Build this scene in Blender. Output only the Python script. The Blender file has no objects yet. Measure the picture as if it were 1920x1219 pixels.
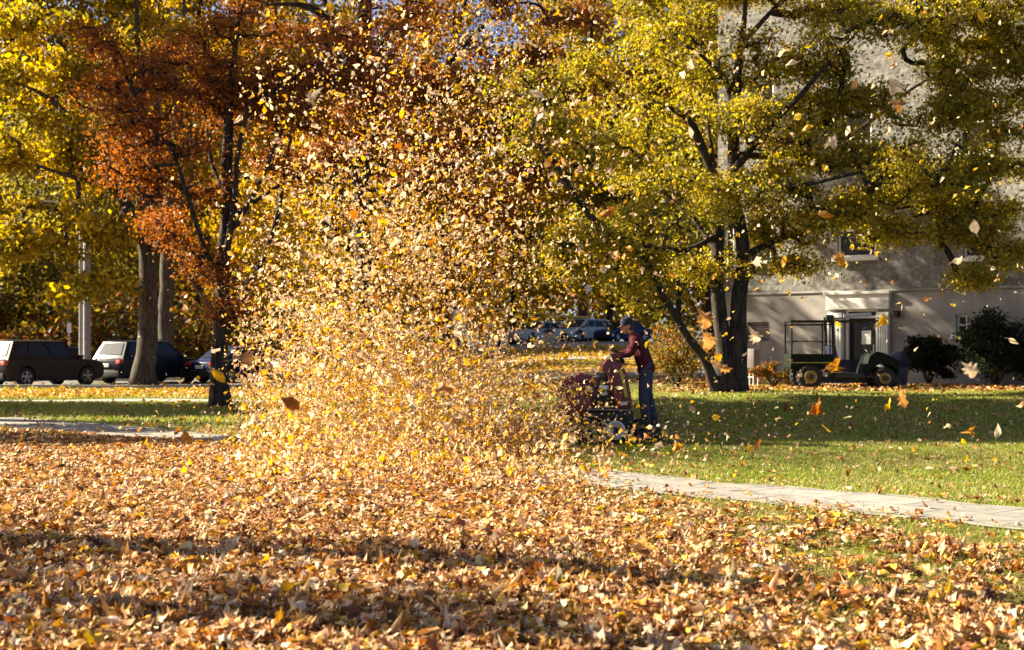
import bpy, bmesh, math, random
import numpy as np
from mathutils import Vector, Matrix, Euler, noise as mnoise

R = math.radians
rng = np.random.default_rng(7)
random.seed(7)
scene = bpy.context.scene
col = scene.collection

# ------------------------------------------------------------------ view geometry
EYE = 1.53          # eye height of the photographer
FOC = 2667.0        # focal length of a 50 mm lens in pixels of a 1920 px wide frame
CX, HY = 960.0, 648.0


def at(px, py, Y):
    """A point of the place seen at (px, py) when it stands Y metres away."""
    return Vector(((px - CX) / FOC * Y, Y, EYE + (HY - py) / FOC * Y))


def sstep(a, b, v):
    t = np.clip((np.asarray(v, float) - a) / (b - a), 0, 1)
    return t * t * (3 - 2 * t)


def ground_z(x, y):
    x = np.asarray(x, float)
    y = np.asarray(y, float)
    z = 0.35 * sstep(24, 36, y) * sstep(-2.5, 4, x)
    z = z + 1.45 * sstep(58, 98, y) * sstep(-13, -3, x)
    z = z + 0.02 * np.sin(x * 0.9 + 1.3) * np.cos(y * 0.7) * sstep(5, 9, y)
    return z


def gz(x, y):
    return float(ground_z(x, y))


# ------------------------------------------------------------------ objects and tags
def tag(o, label=None, cat=None, group=None, kind=None):
    if label:
        o['label'] = label
    if cat:
        o['category'] = cat
    if group:
        o['group'] = group
    if kind:
        o['kind'] = kind
    return o


def empty(name, loc, rz=0.0, label=None, cat=None, group=None):
    o = bpy.data.objects.new(name, None)
    col.objects.link(o)
    o.location = loc
    o.rotation_euler = (0, 0, rz)
    o.empty_display_size = 0.3
    return tag(o, label, cat, group)


def link(name, me, mat=None, parent=None):
    o = bpy.data.objects.new(name, me)
    col.objects.link(o)
    if mat is not None and len(me.materials) == 0:
        me.materials.append(mat)
    if parent is not None:
        o.parent = parent
    return o


def copy_tree(o, parent=None):
    c = o.copy()
    col.objects.link(c)
    if parent is not None:
        c.parent = parent
    for ch in list(o.children):
        copy_tree(ch, c)
    return c


class MB:
    """Collects shapes and links them as one mesh."""

    def __init__(self):
        self.v = []
        self.f = []

    def add(self, vs, fs):
        b = len(self.v)
        self.v.extend([tuple(p) for p in vs])
        self.f.extend([tuple(b + i for i in f) for f in fs])
        return self

    def box(self, c, s, rot=None):
        c = Vector(c)
        hs = [k / 2 for k in s]
        vs = []
        for z in (-1, 1):
            for x, y in ((-1, -1), (1, -1), (1, 1), (-1, 1)):
                p = Vector((x * hs[0], y * hs[1], z * hs[2]))
                if rot is not None:
                    p = rot @ p
                vs.append(c + p)
        return self.add(vs, [(3, 2, 1, 0), (4, 5, 6, 7), (0, 1, 5, 4), (1, 2, 6, 5), (2, 3, 7, 6), (3, 0, 4, 7)])

    def tube(self, path, radii, n=10, caps=True):
        path = [Vector(p) for p in path]
        if not hasattr(radii, '__len__'):
            radii = [radii] * len(path)
        vs, fs = [], []
        up = Vector((0.03, 0.02, 1))
        t0 = (path[1] - path[0]).normalized()
        if abs(t0.dot(up.normalized())) > 0.95:
            up = Vector((1, 0.1, 0))
        x = t0.cross(up).normalized()
        for i, p in enumerate(path):
            if i == 0:
                t = path[1] - path[0]
            elif i == len(path) - 1:
                t = path[-1] - path[-2]
            else:
                t = path[i + 1] - path[i - 1]
            t = t.normalized()
            x = (x - t * x.dot(t)).normalized()
            y = t.cross(x)
            for k in range(n):
                a = 2 * math.pi * k / n
                vs.append(p + (x * math.cos(a) + y * math.sin(a)) * radii[i])
        for i in range(len(path) - 1):
            for k in range(n):
                a, b = i * n + k, i * n + (k + 1) % n
                fs.append((a, b, b + n, a + n))
        if caps:
            fs.append(tuple(reversed(range(n))))
            m = (len(path) - 1) * n
            fs.append(tuple(m + k for k in range(n)))
        return self.add(vs, fs)

    def cyl(self, p0, p1, r0, r1=None, n=14):
        return self.tube([p0, p1], [r0, r0 if r1 is None else r1], n)

    def lathe(self, prof, c, axis='z', n=24):
        """prof: (radius, offset along the axis) pairs."""
        c = Vector(c)
        vs, fs = [], []
        for r, h in prof:
            for k in range(n):
                a = 2 * math.pi * k / n
                u, w = r * math.cos(a), r * math.sin(a)
                p = {'z': (u, w, h), 'y': (u, h, w), 'x': (h, u, w)}[axis]
                vs.append(c + Vector(p))
        m = len(prof)
        for i in range(m - 1):
            for k in range(n):
                a, b = i * n + k, i * n + (k + 1) % n
                fs.append((a, b, b + n, a + n))
        fs.append(tuple(reversed(range(n))))
        fs.append(tuple((m - 1) * n + k for k in range(n)))
        return self.add(vs, fs)

    def ball(self, c, r, n=16, m=10, rot=None):
        c = Vector(c)
        r = r if hasattr(r, '__len__') else (r, r, r)
        vs, fs = [], []
        for i in range(m + 1):
            th = math.pi * i / m
            for k in range(n):
                a = 2 * math.pi * k / n
                p = Vector((r[0] * math.sin(th) * math.cos(a), r[1] * math.sin(th) * math.sin(a), r[2] * math.cos(th)))
                if rot is not None:
                    p = rot @ p
                vs.append(c + p)
        for i in range(m):
            for k in range(n):
                a, b = i * n + k, i * n + (k + 1) % n
                fs.append((a, a + n, b + n, b))
        return self.add(vs, fs)

    def prism(self, poly, y0, y1, plane='xz'):
        n = len(poly)
        vs = []
        for y in (y0, y1):
            for a, b in poly:
                vs.append({'xz': (a, y, b), 'xy': (a, b, y), 'yz': (y, a, b)}[plane])
        fs = [tuple(range(n)), tuple(reversed(range(n, 2 * n)))]
        for k in range(n):
            j = (k + 1) % n
            fs.append((k, k + n, j + n, j))
        return self.add(vs, fs)

    def loft(self, secs, close=True):
        n = len(secs[0])
        vs, fs = [], []
        for s in secs:
            vs.extend(s)
        for i in range(len(secs) - 1):
            for k in range(n):
                j = (k + 1) % n
                fs.append((i * n + k, i * n + j, (i + 1) * n + j, (i + 1) * n + k))
        if close:
            fs.append(tuple(reversed(range(n))))
            fs.append(tuple((len(secs) - 1) * n + k for k in range(n)))
        return self.add(vs, fs)

    def quad(self, a, b, c, d):
        return self.add([a, b, c, d], [(0, 1, 2, 3)])

    def build(self, name, mat, parent=None, bevel=0.0, seg=2, sharp=40, smooth=True):
        me = bpy.data.meshes.new(name)
        me.from_pydata(self.v, [], self.f)
        bm = bmesh.new()
        bm.from_mesh(me)
        bmesh.ops.recalc_face_normals(bm, faces=bm.faces)
        if bevel > 0:
            es = [e for e in bm.edges if len(e.link_faces) == 2 and e.calc_face_angle(0) > R(35)]
            if es:
                bmesh.ops.bevel(bm, geom=es, offset=bevel, segments=seg, profile=0.6, affect='EDGES', clamp_overlap=True)
        bm.to_mesh(me)
        bm.free()
        if smooth:
            me.polygons.foreach_set('use_smooth', [True] * len(me.polygons))
            me.set_sharp_from_angle(angle=R(sharp))
        me.update()
        return link(name, me, mat, parent)


def np_mesh(name, verts, faces, tint=None):
    """verts (N,3), faces (M,k) with the same k, tint (M,3)."""
    verts = np.asarray(verts, np.float32)
    faces = np.asarray(faces, np.int32)
    m, k = faces.shape
    me = bpy.data.meshes.new(name)
    me.vertices.add(len(verts))
    me.vertices.foreach_set('co', verts.ravel())
    me.loops.add(m * k)
    me.loops.foreach_set('vertex_index', faces.ravel())
    me.polygons.add(m)
    me.polygons.foreach_set('loop_start', np.arange(0, m * k, k, dtype=np.int32))
    if tint is not None:
        at_ = me.attributes.new('tint', 'FLOAT_COLOR', 'FACE')
        c = np.ones((m, 4), np.float32)
        c[:, :3] = tint
        at_.data.foreach_set('color', c.ravel())
    me.update(calc_edges=True)
    return me


# ------------------------------------------------------------------ materials
def new_mat(name):
    m = bpy.data.materials.new(name)
    m.use_nodes = True
    nt = m.node_tree
    nt.nodes.clear()
    out = nt.nodes.new('ShaderNodeOutputMaterial')
    return m, nt, out


def paint(name, c, rough=0.5, metal=0.0, var=0.12, scale=6.0, coat=0.0, bump=0.0, bscale=40.0, spec=0.5):
    m, nt, out = new_mat(name)
    b = nt.nodes.new('ShaderNodeBsdfPrincipled')
    tc = nt.nodes.new('ShaderNodeTexCoord')
    n = nt.nodes.new('ShaderNodeTexNoise')
    n.inputs['Scale'].default_value = scale
    n.inputs['Detail'].default_value = 6
    nt.links.new(tc.outputs['Object'], n.inputs['Vector'])
    r = nt.nodes.new('ShaderNodeValToRGB')
    r.color_ramp.elements[0].position = 0.3
    r.color_ramp.elements[1].position = 0.7
    r.color_ramp.elements[0].color = (*[max(0, k * (1 - var)) for k in c], 1)
    r.color_ramp.elements[1].color = (*[min(1, k * (1 + var)) for k in c], 1)
    nt.links.new(n.outputs['Fac'], r.inputs['Fac'])
    nt.links.new(r.outputs['Color'], b.inputs['Base Color'])
    b.inputs['Roughness'].default_value = rough
    b.inputs['Metallic'].default_value = metal
    b.inputs['Coat Weight'].default_value = coat
    b.inputs['Specular IOR Level'].default_value = spec
    if bump > 0:
        n2 = nt.nodes.new('ShaderNodeTexNoise')
        n2.inputs['Scale'].default_value = bscale
        n2.inputs['Detail'].default_value = 5
        nt.links.new(tc.outputs['Object'], n2.inputs['Vector'])
        bp = nt.nodes.new('ShaderNodeBump')
        bp.inputs['Strength'].default_value = bump
        bp.inputs['Distance'].default_value = 0.02
        nt.links.new(n2.outputs['Fac'], bp.inputs['Height'])
        nt.links.new(bp.outputs['Normal'], b.inputs['Normal'])
    nt.links.new(b.outputs['BSDF'], out.inputs['Surface'])
    return m


def leaf_mat(name, trans=0.45, rough=0.55, boost=1.0, vein=False):
    m, nt, out = new_mat(name)
    a = nt.nodes.new('ShaderNodeAttribute')
    a.attribute_name = 'tint'
    d = nt.nodes.new('ShaderNodeBsdfPrincipled')
    d.inputs['Roughness'].default_value = rough
    d.inputs['Specular IOR Level'].default_value = 0.35
    t = nt.nodes.new('ShaderNodeBsdfTranslucent')
    mx = nt.nodes.new('ShaderNodeMixShader')
    mx.inputs['Fac'].default_value = trans
    src = a.outputs['Color']
    if vein:
        tc = nt.nodes.new('ShaderNodeTexCoord')
        n = nt.nodes.new('ShaderNodeTexNoise')
        n.inputs['Scale'].default_value = 5
        n.inputs['Detail'].default_value = 5
        nt.links.new(tc.outputs['Object'], n.inputs['Vector'])
        mr = nt.nodes.new('ShaderNodeMapRange')
        mr.inputs['From Min'].default_value = 0.3
        mr.inputs['From Max'].default_value = 0.7
        mr.inputs['To Min'].default_value = 0.7
        mr.inputs['To Max'].default_value = 1.15
        nt.links.new(n.outputs['Fac'], mr.inputs['Value'])
        vm = nt.nodes.new('ShaderNodeVectorMath')
        vm.operation = 'SCALE'
        nt.links.new(src, vm.inputs[0])
        nt.links.new(mr.outputs['Result'], vm.inputs['Scale'])
        src = vm.outputs['Vector']
    nt.links.new(src, d.inputs['Base Color'])
    hs = nt.nodes.new('ShaderNodeHueSaturation')
    hs.inputs['Saturation'].default_value = 1.12
    hs.inputs['Value'].default_value = boost
    nt.links.new(src, hs.inputs['Color'])
    nt.links.new(hs.outputs['Color'], t.inputs['Color'])
    nt.links.new(d.outputs['BSDF'], mx.inputs[1])
    nt.links.new(t.outputs['BSDF'], mx.inputs[2])
    nt.links.new(mx.outputs['Shader'], out.inputs['Surface'])
    return m


def glass_mat(name, c=(0.02, 0.025, 0.03)):
    m, nt, out = new_mat(name)
    b = nt.nodes.new('ShaderNodeBsdfPrincipled')
    b.inputs['Base Color'].default_value = (*c, 1)
    b.inputs['Roughness'].default_value = 0.08
    b.inputs['Specular IOR Level'].default_value = 0.45
    nt.links.new(b.outputs['BSDF'], out.inputs['Surface'])
    return m


def bark_mat(name, c0, c1):
    m, nt, out = new_mat(name)
    b = nt.nodes.new('ShaderNodeBsdfPrincipled')
    tc = nt.nodes.new('ShaderNodeTexCoord')
    mp = nt.nodes.new('ShaderNodeMapping')
    mp.inputs['Scale'].default_value = (14, 14, 2.2)
    nt.links.new(tc.outputs['Object'], mp.inputs['Vector'])
    n = nt.nodes.new('ShaderNodeTexNoise')
    n.inputs['Scale'].default_value = 1.0
    n.inputs['Detail'].default_value = 8
    n.inputs['Roughness'].default_value = 0.65
    nt.links.new(mp.outputs['Vector'], n.inputs['Vector'])
    r = nt.nodes.new('ShaderNodeValToRGB')
    r.color_ramp.elements[0].position = 0.38
    r.color_ramp.elements[1].position = 0.66
    r.color_ramp.elements[0].color = (*c0, 1)
    r.color_ramp.elements[1].color = (*c1, 1)
    nt.links.new(n.outputs['Fac'], r.inputs['Fac'])
    nt.links.new(r.outputs['Color'], b.inputs['Base Color'])
    bp = nt.nodes.new('ShaderNodeBump')
    bp.inputs['Strength'].default_value = 0.9
    bp.inputs['Distance'].default_value = 0.03
    nt.links.new(n.outputs['Fac'], bp.inputs['Height'])
    nt.links.new(bp.outputs['Normal'], b.inputs['Normal'])
    b.inputs['Roughness'].default_value = 0.9
    b.inputs['Specular IOR Level'].default_value = 0.2
    nt.links.new(b.outputs['BSDF'], out.inputs['Surface'])
    return m


def ground_mat():
    """Lawn with brown ground under the leaf cover and ochre leaf crumbs by the road."""
    m, nt, out = new_mat('lawn_ground')
    L = nt.links
    b = nt.nodes.new('ShaderNodeBsdfPrincipled')
    tc = nt.nodes.new('ShaderNodeTexCoord')

    def noise(s, det=5):
        n = nt.nodes.new('ShaderNodeTexNoise')
        n.inputs['Scale'].default_value = s
        n.inputs['Detail'].default_value = det
        L.new(tc.outputs['Object'], n.inputs['Vector'])
        return n.outputs['Fac']

    def ramp(src, p0, p1, c0, c1):
        r = nt.nodes.new('ShaderNodeValToRGB')
        r.color_ramp.elements[0].position = p0
        r.color_ramp.elements[1].position = p1
        r.color_ramp.elements[0].color = (*c0, 1)
        r.color_ramp.elements[1].color = (*c1, 1)
        L.new(src, r.inputs['Fac'])
        return r.outputs['Color']

    def mix(f, a, c):
        x = nt.nodes.new('ShaderNodeMix')
        x.data_type = 'RGBA'
        L.new(f, x.inputs['Factor'])
        L.new(a, x.inputs['A'])
        L.new(c, x.inputs['B'])
        return x.outputs['Result']

    grass = ramp(noise(9, 8), 0.35, 0.7, (0.05, 0.065, 0.01), (0.17, 0.175, 0.03))
    dry = ramp(noise(25, 6), 0.35, 0.7, (0.07, 0.06, 0.02), (0.2, 0.15, 0.05))
    grass = mix(ramp(noise(0.7, 4), 0.5, 0.72, (0, 0, 0), (0.8, 0.8, 0.8)), grass, dry)
    litter = ramp(noise(18, 8), 0.35, 0.68, (0.05, 0.025, 0.01), (0.24, 0.12, 0.035))
    ochre = ramp(noise(11, 8), 0.32, 0.66, (0.2, 0.12, 0.02), (0.5, 0.31, 0.06))
    at_ = nt.nodes.new('ShaderNodeAttribute')
    at_.attribute_name = 'cover'
    sep = nt.nodes.new('ShaderNodeSeparateColor')
    L.new(at_.outputs['Color'], sep.inputs['Color'])
    c = mix(sep.outputs['Red'], grass, litter)

    def thresh(chan):
        ma = nt.nodes.new('ShaderNodeMath')
        ma.operation = 'ADD'
        L.new(chan, ma.inputs[0])
        L.new(noise(5, 8), ma.inputs[1])
        mr = nt.nodes.new('ShaderNodeMapRange')
        mr.inputs['From Min'].default_value = 0.95
        mr.inputs['From Max'].default_value = 1.1
        L.new(ma.outputs[0], mr.inputs['Value'])
        return mr.outputs['Result']
    c = mix(thresh(sep.outputs['Green']), c, ochre)
    L.new(c, b.inputs['Base Color'])
    b.inputs['Roughness'].default_value = 0.95
    b.inputs['Specular IOR Level'].default_value = 0.15
    bp = nt.nodes.new('ShaderNodeBump')
    bp.inputs['Strength'].default_value = 0.8
    bp.inputs['Distance'].default_value = 0.05
    L.new(noise(30, 6), bp.inputs['Height'])
    L.new(bp.outputs['Normal'], b.inputs['Normal'])
    L.new(b.outputs['BSDF'], out.inputs['Surface'])
    return m


def stone_mat():
    m, nt, out = new_mat('ashlar_stone')
    L = nt.links
    b = nt.nodes.new('ShaderNodeBsdfPrincipled')
    tc = nt.nodes.new('ShaderNodeTexCoord')
    sp = nt.nodes.new('ShaderNodeSeparateXYZ')
    L.new(tc.outputs['Object'], sp.inputs[0])
    cm = nt.nodes.new('ShaderNodeCombineXYZ')
    L.new(sp.outputs['X'], cm.inputs['X'])
    L.new(sp.outputs['Z'], cm.inputs['Y'])
    br = nt.nodes.new('ShaderNodeTexBrick')
    br.inputs['Scale'].default_value = 1.0
    br.inputs['Brick Width'].default_value = 0.47
    br.inputs['Row Height'].default_value = 0.21
    br.inputs['Mortar Size'].default_value = 0.016
    br.inputs['Mortar Smooth'].default_value = 0.3
    br.offset = 0.43
    br.squash = 0.7
    br.squash_frequency = 3
    br.inputs['Color1'].default_value = (0.13, 0.123, 0.115, 1)
    br.inputs['Color2'].default_value = (0.24, 0.228, 0.21, 1)
    br.inputs['Mortar'].default_value = (0.21, 0.2, 0.185, 1)
    L.new(cm.outputs[0], br.inputs['Vector'])
    n = nt.nodes.new('ShaderNodeTexNoise')
    n.inputs['Scale'].default_value = 7
    n.inputs['Detail'].default_value = 8
    L.new(tc.outputs['Object'], n.inputs['Vector'])
    mr = nt.nodes.new('ShaderNodeMapRange')
    mr.inputs['From Min'].default_value = 0.3
    mr.inputs['From Max'].default_value = 0.7
    mr.inputs['To Min'].default_value = 0.6
    mr.inputs['To Max'].default_value = 1.3
    L.new(n.outputs['Fac'], mr.inputs['Value'])
    vm = nt.nodes.new('ShaderNodeVectorMath')
    vm.operation = 'SCALE'
    L.new(br.outputs['Color'], vm.inputs[0])
    L.new(mr.outputs['Result'], vm.inputs['Scale'])
    L.new(vm.outputs['Vector'], b.inputs['Base Color'])
    ma = nt.nodes.new('ShaderNodeMath')
    ma.operation = 'MULTIPLY_ADD'
    L.new(br.outputs['Fac'], ma.inputs[0])
    ma.inputs[1].default_value = -0.8
    L.new(n.outputs['Fac'], ma.inputs[2])
    bp = nt.nodes.new('ShaderNodeBump')
    bp.inputs['Strength'].default_value = 0.9
    bp.inputs['Distance'].default_value = 0.03
    L.new(ma.outputs[0], bp.inputs['Height'])
    L.new(bp.outputs['Normal'], b.inputs['Normal'])
    b.inputs['Roughness'].default_value = 0.9
    L.new(b.outputs['BSDF'], out.inputs['Surface'])
    return m


def path_mat(name, c0, c1, joint=(0.16, 0.15, 0.13), w=0.9, h=0.6):
    m, nt, out = new_mat(name)
    L = nt.links
    b = nt.nodes.new('ShaderNodeBsdfPrincipled')
    uv = nt.nodes.new('ShaderNodeUVMap')
    br = nt.nodes.new('ShaderNodeTexBrick')
    br.inputs['Scale'].default_value = 1.0
    br.inputs['Brick Width'].default_value = w
    br.inputs['Row Height'].default_value = h
    br.inputs['Mortar Size'].default_value = 0.014
    br.inputs['Color1'].default_value = (*c0, 1)
    br.inputs['Color2'].default_value = (*c1, 1)
    br.inputs['Mortar'].default_value = (*joint, 1)
    L.new(uv.outputs['UV'], br.inputs['Vector'])
    tc = nt.nodes.new('ShaderNodeTexCoord')
    n = nt.nodes.new('ShaderNodeTexNoise')
    n.inputs['Scale'].default_value = 3.5
    n.inputs['Detail'].default_value = 9
    n.inputs['Roughness'].default_value = 0.7
    L.new(tc.outputs['Object'], n.inputs['Vector'])
    mr = nt.nodes.new('ShaderNodeMapRange')
    mr.inputs['From Min'].default_value = 0.3
    mr.inputs['From Max'].default_value = 0.7
    mr.inputs['To Min'].default_value = 0.6
    mr.inputs['To Max'].default_value = 1.2
    L.new(n.outputs['Fac'], mr.inputs['Value'])
    vm = nt.nodes.new('ShaderNodeVectorMath')
    vm.operation = 'SCALE'
    L.new(br.outputs['Color'], vm.inputs[0])
    L.new(mr.outputs['Result'], vm.inputs['Scale'])
    L.new(vm.outputs['Vector'], b.inputs['Base Color'])
    bp = nt.nodes.new('ShaderNodeBump')
    bp.inputs['Strength'].default_value = 0.5
    bp.inputs['Distance'].default_value = 0.01
    L.new(n.outputs['Fac'], bp.inputs['Height'])
    L.new(bp.outputs['Normal'], b.inputs['Normal'])
    b.inputs['Roughness'].default_value = 0.85
    L.new(b.outputs['BSDF'], out.inputs['Surface'])
    return m


M = dict(
    leaf=leaf_mat('tree_leaf', 0.55, 0.6, 1.12),
    flyleaf=leaf_mat('dry_leaf', 0.42, 0.5, 1.1, vein=True),
    litter=leaf_mat('fallen_leaf', 0.22, 0.6, 1.0),
    grass=leaf_mat('grass_blade', 0.35, 0.5, 1.1),
    bark=bark_mat('dark_bark', (0.018, 0.014, 0.012), (0.085, 0.065, 0.05)),
    barkg=bark_mat('grey_bark', (0.03, 0.024, 0.019), (0.135, 0.108, 0.084)),
    ground=ground_mat(),
    stone=stone_mat(),
    stucco=paint('stucco', (0.26, 0.243, 0.23), 0.9, var=0.28, scale=1.1, bump=0.3, bscale=30),
    white=paint('white_painted_wood', (0.72, 0.71, 0.68), 0.55, var=0.06, scale=3),
    doorblue=paint('dark_door_paint', (0.01, 0.011, 0.02), 0.6, spec=0.2),
    path=path_mat('path_slabs', (0.25, 0.235, 0.21), (0.31, 0.29, 0.26), joint=(0.11, 0.1, 0.085)),
    walk=path_mat('sidewalk_concrete', (0.36, 0.33, 0.285), (0.41, 0.375, 0.33), w=1.5, h=1.5),
    asphalt=paint('asphalt', (0.13, 0.126, 0.122), 0.9, var=0.25, scale=1.2, bump=0.4, bscale=60),
    kerb=paint('kerb_granite', (0.38, 0.345, 0.31), 0.85, var=0.2, scale=5),
    rubber=paint('tyre_rubber', (0.012, 0.012, 0.013), 0.8, var=0.3),
    black=paint('black_plastic', (0.014, 0.014, 0.016), 0.5, var=0.3),
    blackmetal=paint('black_metal', (0.012, 0.011, 0.012), 0.45, metal=0.3, var=0.3),
    steel=paint('brushed_steel', (0.5, 0.5, 0.5), 0.3, metal=1.0, var=0.15),
    alloy=paint('alloy_rim', (0.32, 0.31, 0.32), 0.35, metal=0.8, var=0.1),
    glass=paint('car_glass', (0.012, 0.014, 0.02), 0.1, var=0.1, spec=0.3),
    winglass=paint('window_glass', (0.012, 0.012, 0.014), 0.25, spec=0.25),
    red_light=paint('tail_light_red', (0.35, 0.03, 0.015), 0.2, coat=0.5),
    clear_light=paint('headlight_clear', (0.6, 0.6, 0.58), 0.12, coat=0.6),
    plate=paint('licence_plate_white', (0.7, 0.7, 0.68), 0.4),
    maroon=paint('maroon_machine_paint', (0.13, 0.018, 0.024), 0.45, var=0.25, coat=0.15),
    stripe=paint('yellow_green_stripe', (0.42, 0.38, 0.06), 0.5),
    chassis=paint('dark_steel_chassis', (0.03, 0.026, 0.036), 0.55, metal=0.4, var=0.3),
    greyplate=paint('grey_steel_deck', (0.16, 0.14, 0.17), 0.5, metal=0.5),
    rim_pale=paint('pale_wheel_rim', (0.5, 0.52, 0.54), 0.45, metal=0.2),
    gator=paint('dark_green_paint', (0.003, 0.008, 0.005), 0.7, var=0.2, spec=0.2),
    yellowrim=paint('yellow_wheel_rim', (0.3, 0.215, 0.05), 0.45),
    navy=paint('navy_plastic', (0.012, 0.016, 0.05), 0.65, var=0.2, spec=0.25),
    greyplastic=paint('grey_plastic', (0.06, 0.056, 0.08), 0.65),
    skin=paint('skin', (0.42, 0.22, 0.15), 0.55, var=0.06),
    jacket=paint('maroon_sweatshirt', (0.075, 0.014, 0.018), 0.9, var=0.2, scale=14, bump=0.5, bscale=22, spec=0.2),
    jeans=paint('blue_grey_denim', (0.05, 0.055, 0.095), 0.9, var=0.2, scale=20, bump=0.5, bscale=25, spec=0.2),
    cap=paint('navy_cap', (0.012, 0.018, 0.045), 0.85),
    hair=paint('brown_hair', (0.04, 0.022, 0.014), 0.7),
    boot=paint('dark_boot', (0.02, 0.016, 0.014), 0.6),
    pole=paint('weathered_grey_pole', (0.24, 0.225, 0.235), 0.8, var=0.2, scale=4),
    signwhite=paint('white_sign', (0.7, 0.7, 0.68), 0.5),
    tape=paint('yellow_tape', (0.45, 0.36, 0.09), 0.5),
    tan=paint('tan_bin', (0.38, 0.31, 0.22), 0.7),
    acgrey=paint('grey_metal_casing', (0.22, 0.2, 0.21), 0.55, metal=0.2),
    paleblue=paint('pale_blue_tool', (0.4, 0.45, 0.55), 0.4),
)


def car_paint(name, c):
    return paint(name, c, 0.3, metal=0.0, var=0.05, scale=2, coat=0.0, spec=0.12)

# ------------------------------------------------------------------ the setting
PATH = [(-16.5, 33.2), (-10.06, 27.9), (-4.51, 22.7), (0.92, 16.4), (2.88, 14.25), (4.5, 12.45), (8.0, 8.6), (13, 3.2)]
PW = 0.74


def path_dist(x, y):
    """Signed distance to the path's middle: positive beyond it, negative on the photographer's side."""
    x = np.asarray(x, float)
    y = np.asarray(y, float)
    best = np.full(x.shape, 1e9)
    sg = np.ones(x.shape)
    for (x0, y0), (x1, y1) in zip(PATH[:-1], PATH[1:]):
        dx, dy = x1 - x0, y1 - y0
        l2 = dx * dx + dy * dy
        t = np.clip(((x - x0) * dx + (y - y0) * dy) / l2, 0, 1)
        d = np.hypot(x - x0 - t * dx, y - y0 - t * dy)
        s = np.sign(dx * (y - y0) - dy * (x - x0))
        u = d < best
        best = np.where(u, d, best)
        sg = np.where(u, s, sg)
    return best * sg * PW / (PW + 0.55 * (1 - sstep(-10.5, -3.5, x)))


def nz(x, y, s, o=0.0):
    return np.array([mnoise.noise((a * s + o, b * s - o, o)) for a, b in zip(np.ravel(x), np.ravel(y))])


def cover(x, y):
    """(leaf litter, ochre leaf crumbs) cover of the ground, 0..1."""
    d = path_dist(x, y)
    near = (1 - sstep(-0.9, -0.3, d)) * (1 - sstep(24, 29, y) * 0.5)
    right = sstep(-0.5, 3.0, x)
    near = near * (1 - 0.75 * right)
    plume = sstep(-7.5, -5, x) * (1 - sstep(-0.2, 1.6, x)) * sstep(14, 16, y) * (1 - sstep(24, 27, y))
    lit = np.maximum(near, plume)
    och = sstep(41, 42.5, y) * (1 - sstep(49, 50.5, y)) * (1 - sstep(0, 4, x)) * 0.62
    och = np.maximum(och, sstep(58, 62, y) * (1 - sstep(-2, 8, x) * 0.45) * 0.6)
    och = np.maximum(och, sstep(35.5, 37, y) * sstep(3.5, 6, x) * (1 - sstep(30, 40, x)) * 0.58)
    return lit, och


def axis_grid(lo, hi, fine_lo, fine_hi, fine, coarse_ratio=1.25):
    a = list(np.arange(fine_lo, fine_hi + 1e-6, fine))
    s, v = fine, fine_hi
    while v < hi:
        s *= coarse_ratio
        v += s
        a.append(min(v, hi))
    s, v = fine, fine_lo
    while v > lo:
        s *= coarse_ratio
        v -= s
        a.insert(0, max(v, lo))
    return np.array(a)


gx = axis_grid(-500, 500, -24, 24, 0.4)
gy = axis_grid(-40, 900, 2, 64, 0.4)
GX, GY = np.meshgrid(gx, gy)
GZ = ground_z(GX, GY)
nx_, ny_ = len(gx), len(gy)
idx = np.arange(nx_ * ny_).reshape(ny_, nx_)
fa = np.stack([idx[:-1, :-1], idx[:-1, 1:], idx[1:, 1:], idx[1:, :-1]], -1).reshape(-1, 4)
gm = np_mesh('lawn', np.stack([GX, GY, GZ], -1).reshape(-1, 3), fa)
ca = gm.attributes.new('cover', 'FLOAT_COLOR', 'POINT')
l_, o_ = cover(GX.ravel(), GY.ravel())
cc = np.zeros((nx_ * ny_, 4), np.float32)
cc[:, 0], cc[:, 1], cc[:, 3] = l_, o_, 1
ca.data.foreach_set('color', cc.ravel())
gm.polygons.foreach_set('use_smooth', [True] * len(gm.polygons))
tag(link('lawn', gm, M['ground']), kind='structure', label='lawn partly hidden under fallen autumn leaves')


def ribbon(name, line, width, lift, mat, label, step=0.5, jag=0.0, wide=None):
    pts = []
    for (x0, y0), (x1, y1) in zip(line[:-1], line[1:]):
        n = max(1, int(math.hypot(x1 - x0, y1 - y0) / step))
        for k in range(n):
            t = k / n
            pts.append((x0 + (x1 - x0) * t, y0 + (y1 - y0) * t))
    pts.append(line[-1])
    vs, fs, uv = [], [], []
    L = 0
    cols = 5
    for i, p in enumerate(pts):
        a, b = pts[max(i - 1, 0)], pts[min(i + 1, len(pts) - 1)]
        t = Vector((b[0] - a[0], b[1] - a[1])).normalized()
        n = Vector((-t.y, t.x))
        if i:
            L += math.dist(p, pts[i - 1])
        for k in range(cols):
            f = k / (cols - 1) * 2 - 1
            j = jag * mnoise.noise((p[0] * 1.7, p[1] * 1.7, k * 3.1)) if k in (0, cols - 1) else 0
            ww = wide(p) if wide else width
            q = Vector(p) + n * (f * ww / 2 + j)
            vs.append((q.x, q.y, gz(q.x, q.y) + lift))
            uv.append((L, f * width / 2))
    for i in range(len(pts) - 1):
        for k in range(cols - 1):
            a = i * cols + k
            fs.append((a, a + cols, a + cols + 1, a + 1))
    me = bpy.data.meshes.new(name)
    me.from_pydata(vs, [], fs)
    ul = me.uv_layers.new(name='UVMap')
    for l in me.loops:
        ul.data[l.index].uv = uv[l.vertex_index]
    me.update()
    bm = bmesh.new()
    bm.from_mesh(me)
    bmesh.ops.recalc_face_normals(bm, faces=bm.faces)
    bm.to_mesh(me)
    bm.free()
    return tag(link(name, me, mat), kind='structure', label=label)


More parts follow.
